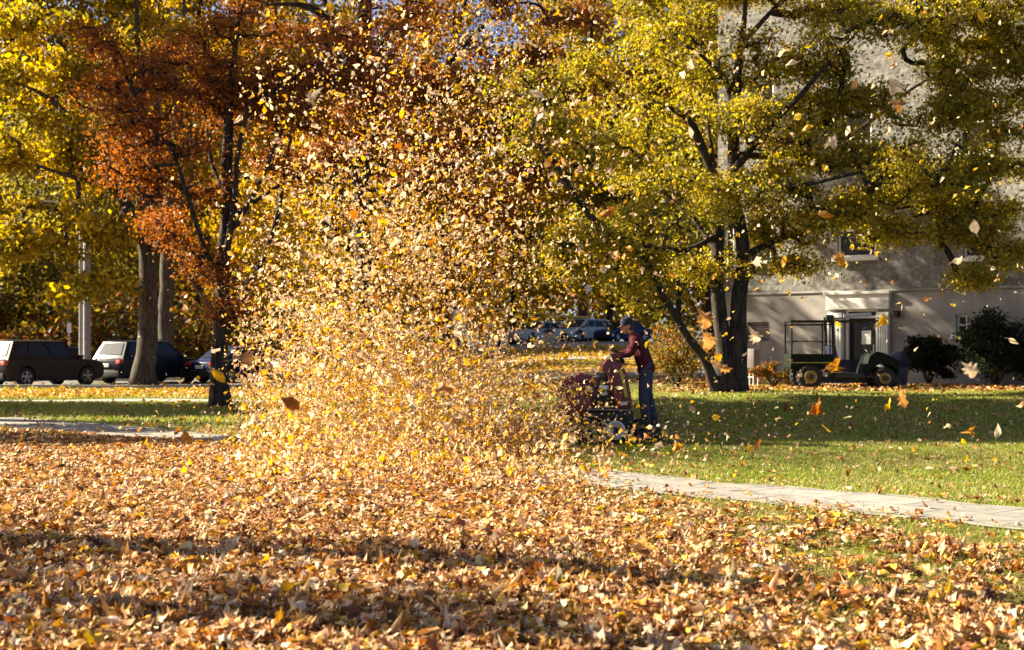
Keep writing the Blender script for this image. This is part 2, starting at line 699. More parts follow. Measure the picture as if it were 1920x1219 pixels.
ribbon('path', PATH, PW * 2, 0.012, M['path'], 'pale stone slab path crossing the lawn', 0.25, 0.2,
       wide=lambda p: 2 * (PW + 0.55 * (1 - float(sstep(-10.5, -3.5, p[0])))))
ribbon('sidewalk', [(-60, 39.3), (-20, 39.4), (-6, 39.3), (1.5, 39.2)], 1.5, 0.012, M['walk'], 'pale concrete sidewalk along the leafy verge')
ribbon('road', [(-90, 56.2), (-20, 56.2), (0, 56.4), (12, 57), (70, 61)], 11.6, 0.006, M['asphalt'], 'asphalt road with cars standing along it', 0.8)
ribbon('parking_ground', [(-22, 98), (0, 98), (20, 97), (45, 96)], 20, 0.02, M['asphalt'], 'asphalt of the far parking area', 1.0)
ribbon('far_pavement', [(-20, 85.4), (0, 85.4), (12, 85)], 3.4, 0.035, M['walk'], 'pale pavement below the far parked cars', 0.8)
ribbon('upper_path', [(-12, 66), (-4, 64.5), (3, 63.5), (9, 64)], 1.6, 0.03, M['walk'], 'pale path rising behind the road', 0.5)
ribbon('far_sidewalk', [(-16, 76), (-2, 75), (6, 74), (12, 74)], 1.8, 0.03, M['walk'], 'pale sidewalk on the far slope', 0.5)


def kerb(line, w=0.18, h=0.13, label=''):
    mb = MB()
    secs = []
    pts = []
    for (x0, y0), (x1, y1) in zip(line[:-1], line[1:]):
        n = max(1, int(math.hypot(x1 - x0, y1 - y0) / 1.0))
        for k in range(n):
            pts.append((x0 + (x1 - x0) * k / n, y0 + (y1 - y0) * k / n))
    pts.append(line[-1])
    for x, y in pts:
        z = gz(x, y)
        secs.append([(x, y - w / 2, z - 0.1), (x, y + w / 2, z - 0.1), (x, y + w / 2, z + h), (x, y - w / 2, z + h)])
    mb.loft(secs)
    return tag(mb.build('kerb', M['kerb'], bevel=0), kind='structure', label=label)


kerb([(-90, 50.3), (0, 50.5), (12, 51.1), (50, 54)], label='granite kerb along the near edge of the road')
kerb([(-90, 62.2), (0, 62.4), (12, 63.0), (50, 65.5)], label='granite kerb along the far edge of the road')
kerb([(-22, 87.9), (0, 87.9), (20, 86.9), (45, 86)], 0.6, 0.16, 'pale kerb of the far parking area')

# ------------------------------------------------------------------ leaves and grass as numbers
PAL = dict(
    tan=(0.51, 0.275, 0.108), pale=(0.69, 0.49, 0.30), brown=(0.2, 0.085, 0.03), rust=(0.40, 0.14, 0.025),
    ochre=(0.56, 0.28, 0.045), yellow=(0.72, 0.44, 0.03), gold=(0.62, 0.35, 0.04), cream=(0.78, 0.62, 0.42),
)


def pick_tints(n, weights, jit=0.18):
    names = list(weights)
    w = np.array([weights[k] for k in names], float)
    ch = rng.choice(len(names), n, p=w / w.sum())
    base = np.array([PAL[k] for k in names])[ch]
    j = 1 + jit * rng.standard_normal((n, 1))
    h = 1 + 0.05 * rng.standard_normal((n, 3))
    return np.clip(base * np.clip(j, 0.4, 1.7) * h, 0.005, 0.85), ch, names


def leaf_outline(kind):
    """Flat outline of one leaf about 1 long, stalk at -y."""
    if kind == 'maple':
        half = [(0.0, -0.42), (0.16, -0.36), (0.40, -0.30), (0.30, -0.14), (0.56, 0.06), (0.36, 0.10), (0.42, 0.30), (0.2, 0.24), (0.14, 0.36), (0.0, 0.60)]
    elif kind == 'oval':
        half = [(0.0, -0.5), (0.18, -0.34), (0.31, -0.08), (0.29, 0.16), (0.15, 0.4), (0.0, 0.56)]
    elif kind == 'oak':
        half = [(0.0, -0.5), (0.10, -0.34), (0.22, -0.28), (0.12, -0.14), (0.34, 0.02), (0.17, 0.1), (0.32, 0.3), (0.14, 0.32), (0.0, 0.55)]
    else:
        half = [(0.0, -0.5), (0.34, -0.2), (0.42, 0.12), (0.0, 0.52)]
    return half + [(-x, y) for x, y in reversed(half[1:-1])]


def leaf_variant(kind, curl, stalk=True):
    """One curled leaf as triangles: an inner ring and an outer ring round a midrib."""
    o = leaf_outline(kind)
    r = np.random.default_rng(int(curl * 1000) + len(o))
    pts = [(0.0, 0.0)] + [(x * 0.5, y * 0.5) for x, y in o] + o
    n = len(o)
    f = [(0, 1 + k, 1 + (k + 1) % n) for k in range(n)]
    for k in range(n):
        a, b = 1 + k, 1 + (k + 1) % n
        f += [(a, a + n, b + n), (a, b + n, b)]
    P = np.zeros((len(pts), 3))
    P[:, :2] = pts
    k1, k2, k3 = r.uniform(0.3, 1.5) * curl, r.uniform(-0.9, 1.1) * curl, r.uniform(-0.9, 0.9) * curl
    P[:, 2] = k1 * P[:, 0] ** 2 + k2 * P[:, 1] ** 2 + k3 * P[:, 0] * P[:, 1] + 0.12 * curl * np.sin(7 * P[:, 0] + 5 * P[:, 1] + curl)
    P[:, 0] *= 1 - 0.18 * min(curl, 1.6)
    if stalk:
        b = len(P)
        y0 = o[0][1]
        z0 = P[1 + n, 2]
        P = np.vstack([P, [[-0.012, y0, z0], [0.012, y0, z0], [0.06, y0 - 0.36, z0 + 0.1]]])
        f.append((b, b + 1, b + 2))
    return P, np.array(f)


def lite_variant(curl):
    half = [(0.0, -0.48), (0.36, -0.12), (0.30, 0.26), (0, 0.52)]
    P = np.array([[0, 0, 0]] + [[x, y, 0] for x, y in half + [(-0.33, 0.22), (-0.36, -0.15)]], float)
    r = np.random.default_rng(int(curl * 999))
    P[:, 2] = r.uniform(0.5, 1.6) * curl * P[:, 0] ** 2 + r.uniform(-0.8, 1) * curl * P[:, 1] ** 2 + r.uniform(-1, 1) * curl * P[:, 0] * P[:, 1]
    P[:, :2] += r.uniform(-0.07, 0.07, P[:, :2].shape)
    return P, np.array([(0, k, k % 6 + 1) for k in range(1, 7)])


def rot_mats(yaw, tilt, spin):
    """Rz(yaw) Rx(tilt) Rz(spin), stacked."""
    def rz(a):
        c, s, o, i = np.cos(a), np.sin(a), np.zeros_like(a), np.ones_like(a)
        return np.stack([np.stack([c, -s, o], -1), np.stack([s, c, o], -1), np.stack([o, o, i], -1)], -2)

    def rx(a):
        c, s, o, i = np.cos(a), np.sin(a), np.zeros_like(a), np.ones_like(a)
        return np.stack([np.stack([i, o, o], -1), np.stack([o, c, -s], -1), np.stack([o, s, c], -1)], -2)
    return rz(yaw) @ rx(tilt) @ rz(spin)


def scatter(variants, pos, size, rot, tint):
    """All leaves as (verts, tris, tint) of one mesh; each takes one of the variants."""
    V, F, T = [], [], []
    base = 0
    ch = rng.integers(0, len(variants), len(pos))
    for k, (P, f) in enumerate(variants):
        s = np.nonzero(ch == k)[0]
        if len(s) == 0:
            continue
        v = np.einsum('nij,vj->nvi', rot[s], P) * size[s][:, None, None] + pos[s][:, None, :]
        nv = len(P)
        off = base + np.arange(len(s))[:, None, None] * nv
        V.append(v.reshape(-1, 3))
        F.append((f[None] + off).reshape(-1, 3))
        T.append(np.repeat(tint[s], len(f), 0))
        base += len(s) * nv
    return np.vstack(V), np.vstack(F), np.vstack(T)


def join(parts):
    V, F, T, b = [], [], [], 0
    for v, f, t in parts:
        V.append(v)
        F.append(f + b)
        T.append(t)
        b += len(v)
    return np.vstack(V), np.vstack(F), np.vstack(T)


VAR_FULL = [leaf_variant(k, c) for k in ('maple', 'oval', 'oak', 'maple', 'oval') for c in (0.6, 1.1, 1.6, 2.2)]
VAR_MID = [leaf_variant(k, c, False) for k in ('oak', 'oval', 'kite') for c in (0.6, 1.1, 1.7, 2.2)]
VAR_LITE = [lite_variant(c) for c in (0.4, 0.8, 1.2, 1.6, 2.0, 2.4)]


def frustum_points(n, y0, y1, margin=1.22, power=1.0):
    u = rng.random(n)
    y = np.sqrt(y0 ** 2 + u * (y1 ** 2 - y0 ** 2))
    x = (rng.random(n) - 0.5) * 0.72 * y * margin
    return x, y


def litter_density(x, y):
    d = path_dist(x, y)
    nn = nz(x, y, 0.9, 3.7)
    n2 = nz(x, y, 2.6, 9.1)
    left = 1 - sstep(-1.2, 2.6, x + 0.9 * nn)
    camside = 1 - sstep(-0.85, -0.45, d)
    edge = 1 - 0.72 * sstep(-2.6, -0.8, d) * sstep(-0.5, 1.5, x)
    right_cov = np.clip(0.22 + 0.5 * nn + 0.65 * n2 + 0.12 * (1 - sstep(7, 11, y)), 0.02, 1.0)
    dens = camside * edge * (left * 1.0 + (1 - left) * right_cov) * 980
    plume = sstep(-4.8, -3.6, x) * (1 - sstep(-0.9, 1.3, x + 0.6 * nn)) * sstep(14, 16, y) * (1 - sstep(24, 26.5, y))
    dens = np.maximum(dens, plume * 900)
    other = np.where(np.abs(d) <= 0.7, 10.0 + 60 * (d < -0.45), 13.0 + 70 * np.exp(-np.abs(d - 0.8) * 3.0))
    other = other * (0.6 + 0.9 * np.clip(nn + 0.4, 0, 1))
    return np.maximum(dens, other)


def litter_layer(n, y0, y1, variants, weights, area_margin=1.22):
    x, y = frustum_points(n, y0, y1, area_margin)
    area = 0.36 * (y1 ** 2 - y0 ** 2) * area_margin
    keep = rng.random(n) < litter_density(x, y) * area / n
    x, y = x[keep], y[keep]
    m = len(x)
    dens = litter_density(x, y)
    size = np.clip(rng.lognormal(math.log(0.056), 0.42, m), 0.02, 0.13)
    thick = np.clip(dens / 980, 0.05, 1)
    z = ground_z(x, y) + 0.022 + rng.random(m) ** 1.6 * 0.08 * thick * (1 - .6 * sstep(10, 18, y))
    tilt = np.abs(rng.standard_normal(m)) * 0.30 * (0.55 + 0.45 * thick)
    z = z + thick * (0.05 * (nz(x, y, 2.1, 11.0) + 0.35) + 0.035 * nz(x, y, 5.3, 2.0)).clip(0, 0.12) * (1 - .65 * sstep(10, 18, y))
    flip = rng.random(m) < 0.4
    tilt = np.where(flip, math.pi - tilt, tilt)
    rot = rot_mats(rng.random(m) * 6.283, tilt, rng.random(m) * 6.283)
    t, _, _ = pick_tints(m, weights)
    z = z + size * np.sin(np.minimum(tilt, math.pi - tilt)) * 0.32 + 0.1 * size
    return scatter(variants, np.stack([x, y, z], -1), size, rot, t)


W_LIT = dict(tan=0.40, pale=0.22, brown=0.2, rust=0.06, ochre=0.08, gold=0.04, yellow=0.02, cream=0.03)
lay = [
    litter_layer(170000, 5.0, 10.5, VAR_FULL, W_LIT, 1.5),
    litter_layer(390000, 10.5, 27.5, VAR_MID, W_LIT, 1.36),
]
V, F, T = join(lay)
print('litter leaves tris', len(F))
fl_me = np_mesh('fallen_leaves', V, F, T)
fl_me.polygons.foreach_set('use_smooth', [True] * len(fl_me.polygons))
tag(link('fallen_leaves', fl_me, M['litter']), kind='stuff',
    label='thick cover of tan and brown fallen leaves on the lawn', cat='leaves')


def far_litter(regions, name, label):
    parts = []
    for (x0, x1, y0, y1, dens, s, wts) in regions:
        n = int((x1 - x0) * (y1 - y0) * dens)
        x = rng.uniform(x0, x1, n)
        y = rng.uniform(y0, y1, n)
        k = np.clip(0.55 + 0.9 * nz(x, y, 0.45, 5.5), 0.08, 1) > rng.random(n)
        x, y = x[k], y[k]
        m = len(x)
        tilt = np.abs(rng.standard_normal(m)) * 0.5
        rot = rot_mats(rng.random(m) * 6.283, tilt, rng.random(m) * 6.283)
        size = s * rng.uniform(0.7, 1.4, m)
        t, _, _ = pick_tints(m, wts)
        parts.append(scatter(VAR_LITE, np.stack([x, y, ground_z(x, y) + 0.03 + 0.3 * size * np.sin(tilt)], -1), size, rot, t))
    V, F, T = join(parts)
    return tag(link(name, np_mesh(name, V, F, T), M['litter']), kind='stuff', label=label, cat='leaves')


W_YEL = dict(gold=0.35, yellow=0.3, tan=0.2, pale=0.1, brown=0.05)
W_TAN = dict(tan=0.4, pale=0.15, brown=0.25, gold=0.1, rust=0.1)
far_litter([
    (-28, 2, 41.2, 50.0, 60, 0.11, W_YEL), (-28, 2, 33, 38.4, 9, 0.10, W_YEL), (-14, -3, 27, 33, 8, 0.09, W_TAN),
    (-28, 4, 51, 59.5, 5, 0.11, W_TAN), (-14, 8, 61, 86, 34, 0.15, W_YEL),
    (3.6, 16, 35.8, 41.5, 46, 0.10, W_TAN), (2.0, 15, 25, 35.8, 6, 0.085, W_TAN), (0, 12, 44, 50, 20, 0.11, W_TAN),
], 'verge_leaves', 'scattered yellow leaves on the verges and far slope')


def grass_blades(n, y0, y1, hgt, wid, dens_fn, margin=1.2, x_lo=-99, x_hi=99):
    x, y = frustum_points(n, y0, y1, margin)
    k = (rng.random(n) < dens_fn(x, y)) & (x > x_lo) & (x < x_hi)
    x, y = x[k], y[k]
    m = len(x)
    h = hgt * rng.uniform(0.5, 1.3, m)
    a = rng.random(m) * 6.283
    lean = rng.uniform(0.4, 1.6, m) * h
    la = rng.random(m) * 6.283
    w = wid * rng.uniform(0.6, 1.3, m)
    z = ground_z(x, y)
    dx, dy = np.cos(a) * w / 2, np.sin(a) * w / 2
    v = np.zeros((m, 3, 3))
    v[:, 0] = np.stack([x - dx, y - dy, z - 0.005], -1)
    v[:, 1] = np.stack([x + dx, y + dy, z - 0.005], -1)
    v[:, 2] = np.stack([x + lean * np.cos(la), y + lean * np.sin(la), z + h], -1)
    f = np.arange(m * 3).reshape(m, 3)
    g = nz(x, y, 0.8, 2.2)
    c0, c1, c2 = np.array([0.19, 0.26, 0.022]), np.array([0.36, 0.40, 0.055]), np.array([0.5, 0.42, 0.18])
    t = c0 + (c1 - c0) * rng.random((m, 1))
    dryk = (rng.random(m) < np.clip(0.3 + 0.5 * g, 0.06, 0.75))[:, None]
    t = np.where(dryk, c2 * rng.uniform(0.6, 1.2, (m, 1)), t)
    return v.reshape(-1, 3), f, t


def right_grass(x, y):
    d = path_dist(x, y)
    on = np.abs(d) > 0.62
    beyond = (d > 0) & (x > -0.6)
    cam = (d < 0) & (x > -1.5)
    return np.where(on & beyond, 1.0, np.where(on & cam, 0.75 * sstep(-1.5, 1.2, x), 0.0))


def left_grass(x, y):
    d = path_dist(x, y)
    return np.where((d > 0.7) & (x < -3.5), 0.9, 0.0)


V, F, T = join([
    grass_blades(95000, 4.5, 12, 0.042, 0.006, right_grass, 1.7),
    grass_blades(250000, 12, 23.5, 0.034, 0.010, right_grass, 1.45),
    grass_blades(110000, 23.5, 38, 0.045, 0.022, right_grass, 1.36),
    grass_blades(60000, 24, 38.4, 0.075, 0.02, left_grass, 1.1),
    grass_blades(26000, 40.3, 50, 0.09, 0.025, lambda x, y: np.where(x < 1, 0.8, 0.0), 1.1),
])
tag(link('grass', np_mesh('grass', V, F, T), M['grass']), kind='stuff', label='short green grass beside the path', cat='grass')

# ------------------------------------------------------------------ trees


def smooth_path(pts, n=6):
    pts = [Vector(p) for p in pts]
    if len(pts) < 3:
        return [pts[0].lerp(pts[-1], k / n) for k in range(n + 1)]
    e = [pts[0] * 2 - pts[1]] + pts + [pts[-1] * 2 - pts[-2]]
    out = []
    for i in range(1, len(e) - 2):
        p0, p1, p2, p3 = e[i - 1], e[i], e[i + 1], e[i + 2]
        for k in range(n):
            t = k / n
            out.append(0.5 * ((2 * p1) + (p2 - p0) * t + (2 * p0 - 5 * p1 + 4 * p2 - p3) * t * t + (3 * p1 - p0 - 3 * p2 + p3) * t ** 3))
    out.append(pts[-1])
    return out


def leaf_quads(cent, size, tint):
    m = len(cent)
    rot = rot_mats(rng.random(m) * 6.283, np.arccos(rng.uniform(-1, 1, m)) * 0.85, rng.random(m) * 6.283)
    P = np.array([[0, -0.55, 0], [0.34, 0.0, 0.1], [0, 0.6, -0.04], [-0.34, 0.02, 0.1]])
    v = np.einsum('nij,vj->nvi', rot, P) * size[:, None, None] + cent[:, None, :]
    f = np.array([[0, 1, 2], [0, 2, 3]])[None] + np.arange(m)[:, None, None] * 4
    return v.reshape(-1, 3), f.reshape(-1, 3), np.repeat(tint, 2, 0)


def blobs_targets(blobs, step):
    """Twig-end points spread through ellipsoids ((x, y, z), (rx, ry, rz), density)."""
    out = []
    for c, r, dn in blobs:
        n = max(4, int(4.19 * r[0] * r[1] * r[2] / step ** 3 * dn))
        u = rng.standard_normal((n, 3))
        u /= np.linalg.norm(u, axis=1)[:, None]
        rad = rng.random(n) ** (1 / 2.4)
        out.append(np.array(c) + u * rad[:, None] * np.array(r))
    return np.vstack(out)


def sprays(blobs, k=8):
    """Breaks each foliage mass into flat overlapping sprays with gaps between them."""
    out = []
    for c, r, dn in blobs:
        n = max(3, int(k * dn + .5))
        for q in range(n):
            u = rng.standard_normal(3)
            u /= np.linalg.norm(u)
            u *= rng.random() ** .45 * .82
            s = rng.uniform(.75, 1.3)
            out.append(((c[0] + u[0] * r[0], c[1] + u[1] * r[1], c[2] + u[2] * r[2]), (r[0] * .42 * s, r[1] * .42 * s, r[2] * .30 * s), 0.95))
    return out


def build_tree(name, label, cat, base, limbs, blobs, palette, step, leaf_size, per, bark, group=None,
               flare=1.5, droop=0.25, twig=0.012, spread=None, cluster_flat=0.6, pal_jit=0.16, layered=0):
    """limbs: (points, r0, r1); blobs carry the foliage; every twig is joined to the nearest limb."""
    base = Vector(base)
    mb = MB()
    nodes, npar, nrad = [], [], []

    def add_node(p, par, r):
        nodes.append(np.array(p, float))
        npar.append(par)
        nrad.append(r)
        return len(nodes) - 1
    for li, (pts, r0, r1) in enumerate(limbs):
        pp = smooth_path(pts, 6)
        n = len(pp)
        rr = [(r0 + (r1 - r0) * (k / (n - 1)) ** 0.85) * (1 - .7 * max(0, (k / (n - 1) - .7) / .3)) for k in range(n)]
        if li == 0 or Vector(pts[0]).z < base.z + 0.4:
            for k in range(n):
                hgt = pp[k].z - base.z
                rr[k] *= 1 + (flare - 1) * math.exp(-max(hgt, 0) / 0.35)
            pp[0] = pp[0] - Vector((0, 0, 0.25))
        pp = [p + Vector((mnoise.noise(p * 0.9), mnoise.noise(p * 0.9 + Vector((7, 0, 0))), 0)) * (r0 * 0.35) for p in pp]
        mb.tube([p - base for p in pp], rr, 12 if r0 > 0.12 else 8)
        last = -1
        for k in range(2, n):
            last = add_node(pp[k], last, rr[k])
    if layered:
        q = step * 1.6
        blobs = blobs + [(tuple(ps[-1]), (q, q, q * .6), .15) for ps, _, _ in limbs]
    T = blobs_targets(sprays(blobs, layered) if layered else blobs, step)
    P = np.array(nodes)
    d = np.min(np.linalg.norm(T[:, None, :2] - P[None, :, :2], axis=2) + 0.6 * np.abs(T[:, None, 2] - P[None, :, 2]), axis=1)
    T = T[np.argsort(d)]
    arr = np.zeros((len(P) + len(T) * 5, 3))
    arr[:len(P)] = P
    cnt = len(P)
    par = list(npar)
    tips = []
    for t in T:
        A = arr[:cnt]
        dv = t - A
        dist = np.linalg.norm(dv, axis=1)
        cost = dist * (1 + 0.35 * (dv[:, 2] < -0.3 * dist))
        j = int(np.argmin(cost))
        p0, L = A[j].copy(), dist[j]
        k = int(np.clip(L / (step * 0.45), 1, 5))
        prev = j
        bend = rng.standard_normal(3) * 0.14 * L
        for q in range(1, k + 1):
            f = q / k
            pt = p0 + (t - p0) * f + bend * math.sin(math.pi * f) + np.array([0, 0, droop * L * f * (1 - f)])
            arr[cnt] = pt
            par.append(prev)
            prev = cnt
            cnt += 1
        tips.append(prev)
    nfix = len(P)
    w = np.zeros(cnt)
    for i in tips:
        w[i] += 1
    for i in range(cnt - 1, nfix - 1, -1):
        w[par[i]] += w[i]
    rad = twig * np.maximum(w, 1) ** 0.42
    for i in range(nfix, cnt):
        j = par[i]
        r1 = rad[i]
        r0 = min(rad[j], r1 * 1.5) if j >= nfix else min(r1 * 1.5, nrad[j])
        mb.tube([Vector(arr[j]) - base, Vector(arr[i]) - base], [r0, r1], 5 if r0 > 0.03 else 3, caps=False)
    root = empty(name, base, 0, label, cat, group)
    mb.build('trunk', bark, root, sharp=180)
    tip = arr[tips]
    # foliage sits on twig ends and along the last stretch of the twig
    nt = len(tip)
    cl = np.repeat(np.arange(nt), per)
    m = len(cl)
    sp = spread if spread is not None else step * 0.42
    g = rng.standard_normal((m, 3)) * sp
    g[:, 2] *= cluster_flat
    cen = tip[cl] + g
    base_c = np.array(palette)
    pw = rng.integers(0, len(base_c), nt)
    hgt = nz(tip[:, 0], tip[:, 2], 0.35, 1.5) if nt else np.zeros(0)
    tint = base_c[pw][cl]
    oth = base_c[rng.integers(0, len(base_c), m)]
    tint = tint * 0.6 + oth * 0.4
    tint = tint * np.clip(1 + pal_jit * rng.standard_normal((m, 1)) + 0.1 * hgt[cl][:, None], 0.4, 1.8)
    tint = np.clip(tint, 0.004, 0.8)
    size = leaf_size * rng.uniform(0.65, 1.4, m)
    V, F, T2 = leaf_quads(cen - np.array(base), size, tint)
    link('crown', np_mesh('crown', V, F, T2), M['leaf'], root)
    return root


def limb(Y, pts, w0, w1):
    """Limb drawn through (px, py[, depth offset]) at Y metres; widths in photo pixels."""
    return ([at(p[0], p[1], Y + (p[2] if len(p) > 2 else 0)) for p in pts], w0 / FOC * Y / 2, w1 / FOC * Y / 2)


def blob(Y, px, py, rx, ry, dz=0.0, rd=None, dens=1.0):
    k = Y / FOC
    r = (rx * k, rd if rd is not None else max(rx, ry) * k * 0.7, ry * k)
    return (tuple(at(px, py, Y + dz)), r, dens)


YELLOW = [(0.46, 0.29, 0.028), (0.54, 0.35, 0.03), (0.33, 0.24, 0.03), (0.4, 0.225, 0.03)]
YGREEN = [(0.38, 0.325, 0.046), (0.47, 0.385, 0.05), (0.27, 0.245, 0.042), (0.4, 0.27, 0.042)]
OLIVE = [(0.17, 0.15, 0.028), (0.23, 0.185, 0.03), (0.11, 0.1, 0.022), (0.25, 0.165, 0.03)]
RUST = [(0.36, 0.125, 0.04), (0.29, 0.105, 0.036), (0.42, 0.175, 0.05), (0.2, 0.078, 0.03)]
BROWN = [(0.3, 0.11, 0.036), (0.22, 0.085, 0.035), (0.38, 0.17, 0.045), (0.17, 0.065, 0.03)]
ORANGE = [(0.5, 0.22, 0.03), (0.42, 0.16, 0.025), (0.55, 0.3, 0.035), (0.3, 0.12, 0.025)]


def ground_at(px, Y):
    p = at(px, 700, Y)
    return Vector((p.x, Y, gz(p.x, Y)))


# the rust coloured tree with the dark trunk
Y = 34.9
b = ground_at(414, Y)
build_tree('rust_leaved_tree', 'dark trunked tree with rusty red leaves beside the narrow path', 'tree', b, [
    ([b] + [at(*p) for p in ((412, 640, Y), (419, 480, Y), (428, 300, Y - .2), (431, 205, Y - .3), (440, 90, Y), (470, -40, Y))], .23, .06),
    limb(Y, [(419, 640), (450, 565, .3), (487, 500, .4), (520, 400, .6), (545, 260, .8), (610, 150, 1)], 17, 6),
    limb(Y, [(421, 500), (438, 390, -.4), (446, 290, -.8), (470, 190, -1), (520, 120, -1.4)], 15, 6),
    limb(Y, [(440, 430, -.3), (492, 330, -.6), (540, 225, -1), (590, 190, -1.6)], 11, 4),
    limb(Y, [(419, 545), (385, 470, -.6), (352, 370, -1), (320, 280, -1.3), (250, 200, -1.8)], 13, 4),
    limb(Y, [(411, 600), (370, 540, .6), (330, 480, 1.0), (300, 410, 1.4)], 11, 4),
    limb(Y, [(425, 380), (395, 300, .8), (380, 200, 1.2), (330, 100, 1.6)], 10, 4),
    limb(Y, [(446, 400), (540, 340, .5), (640, 320, .8), (720, 270, 1)], 9, 4),
], [blob(Y, 440, 165, 160, 120, dens=1), blob(Y, 270, 140, 150, 100, -.6), blob(Y, 630, 130, 130, 90, .2), blob(Y, 200, 60, 90, 60, -.4, dens=.6), blob(Y, 720, 60, 100, 70, .4, dens=.7), blob(Y, 500, 290, 120, 50, .3, dens=.6), blob(Y, 210, 200, 70, 60, -1, dens=.6), blob(Y, 370, 350, 90, 45, -.3, dens=.6), blob(Y, 440, 590, 50, 40, 0, dens=.5), blob(Y, 560, 210, 130, 70, .4), blob(Y, 300, 250, 130, 70, -.8),
    blob(Y, 440, 60, 110, 60), blob(Y, 250, 330, 70, 45, -.6), blob(Y, 650, 250, 90, 60, .6, dens=.8), blob(Y, 410, 500, 90, 50, -.5, dens=.6),
    blob(Y, 330, 430, 50, 40, 0, dens=.7), blob(Y, 540, 330, 90, 45, .4, dens=.5), blob(Y, 690, 170, 90, 70, .5, dens=.8)],
    RUST, 0.42, 0.078, 46, M['bark'], droop=0.15, spread=.26, twig=.017, layered=9)

# the tall oak behind the leaf cloud
Y = 47.5
b = ground_at(682, Y)
build_tree('brown_leaved_oak', 'tall dark oak with brown leaves rising behind the flying leaf cloud', 'tree', b, [
    ([b] + [at(*p) for p in ((680, 560, Y), (678, 380, Y), (680, 200, Y), (684, 60, Y), (690, -60, Y), (700, -200, Y))], .33, .22),
    limb(Y, [(682, 140), (640, 80, -.4), (605, 30, -.8), (560, 8, -1), (470, 10, -1.4)], 22, 8),
    limb(Y, [(640, 80), (600, -20), (590, -90)], 14, 6),
    limb(Y, [(684, 260), (780, 190, -.6), (850, 110, -1), (905, 50, -1.3), (960, 5, -1.5)], 13, 6),
    limb(Y, [(682, 330), (790, 270, -1), (900, 235, -1.6), (1040, 200, -2), (1180, 165, -2.4), (1245, 165, -2.5)], 14, 5),
    limb(Y, [(900, 235, -1.6), (980, 290, -1.8), (1030, 320, -2)], 7, 4),
    limb(Y, [(684, 200), (740, 100, .8), (790, -20, 1.2)], 13, 6),
    limb(Y, [(680, 400), (600, 330, 1), (560, 300, 1.3)], 10, 4),
    limb(Y, [(682, 360), (760, 350, .8), (850, 380, 1.2), (930, 400, 1.4)], 9, 4),
], [blob(Y, 800, 180, 160, 70, -.6), blob(Y, 950, 240, 120, 70, -1.5), blob(Y, 1150, 165, 115, 38, -2.3, 1.5), blob(Y, 1020, 130, 90, 60, -1.5, dens=.7),
    blob(Y, 640, 270, 100, 70, .5), blob(Y, 800, 300, 130, 70, .2), blob(Y, 1000, 330, 70, 40, -1.8, dens=.8), blob(Y, 600, 60, 110, 60, -.6, dens=.6),
    blob(Y, 770, 30, 110, 70, .6, dens=.6), blob(Y, 880, 370, 90, 50, 1, dens=.7), blob(Y, 1060, 40, 100, 50, -1.5, dens=.5),
    blob(Y, 690, -120, 300, 110, 0, 4.5, dens=.45)],
    BROWN, 0.52, 0.11, 46, M['bark'], droop=0.1, twig=.017, layered=12)

# the large yellow tree by the road
Y = 55.0
b = ground_at(271, Y)
build_tree('broad_yellow_tree', 'broad yellow leaved tree with thick trunk by the parked cars', 'tree', b, [
    ([b] + [at(*p) for p in ((277, 560, Y), (271, 440, Y), (268, 290, Y), (262, 180, Y), (258, 60, Y), (250, -90, Y))], .42, .12),
    limb(Y, [(272, 450), (222, 355, -.6), (168, 275, -1.2), (100, 190, -1.8), (20, 150, -2.4)], 26, 8),
    limb(Y, [(276, 480), (318, 440, -.5), (350, 360, -1), (380, 270, -1.4)], 22, 8),
    limb(Y, [(288, 420), (295, 290, .5), (290, 150, 1), (250, 20, 1.6)], 20, 8),
    limb(Y, [(264, 250), (205, 130, 1), (140, 25, 1.8), (100, -60, 2)], 16, 6),
    limb(Y, [(270, 400), (180, 400, 1), (90, 380, 1.6), (0, 390, 2)], 15, 5),
    limb(Y, [(222, 355), (130, 330, -1.5), (40, 300, -2.4)], 12, 5),
], [blob(Y, 130, 340, 150, 90, -1.2), blob(Y, 60, 470, 130, 65, -1.5), blob(Y, 210, 420, 100, 55, -1.6), blob(Y, 180, 140, 150, 90),
    blob(Y, 330, 320, 110, 70, .3), blob(Y, 60, 240, 110, 60, -1.5, dens=.7), blob(Y, 330, 80, 130, 90, .8), blob(Y, 170, 530, 100, 35, -2, dens=.7),
    blob(Y, 230, -60, 220, 80, 0, 4.5, dens=.7), blob(Y, 60, 50, 120, 70, .4), blob(Y, -60, 330, 120, 160, 0, dens=.7)],
    YELLOW[:3] + YGREEN[1:] + OLIVE[:2], 0.85, 0.2, 62, M['barkg'], droop=0.15, spread=.31, pal_jit=.34, twig=.02, layered=9)

Y = 64.0
b = ground_at(313, Y)
build_tree('grey_trunked_tree', 'straight grey trunked yellow tree standing across the road', 'tree', b, [
    ([b] + [at(*p) for p in ((313, 560, Y), (316, 420, Y), (330, 250, Y), (340, 80, Y), (345, -80, Y))], .4, .14),
    limb(Y, [(316, 400), (400, 300, 1), (470, 200, 1.5)], 16, 6),
    limb(Y, [(325, 320), (280, 230, 1), (230, 120, 1.5)], 14, 6),
], [blob(Y, 430, 300, 130, 80, 1), blob(Y, 500, 420, 110, 60, 1), blob(Y, 350, 130, 170, 100, 1.2), blob(Y, 480, 120, 110, 80, 1, dens=.7), blob(Y, 350, -80, 180, 70, 0, 5, dens=.6)],
    YELLOW, 1.0, 0.2, 60, M['barkg'])

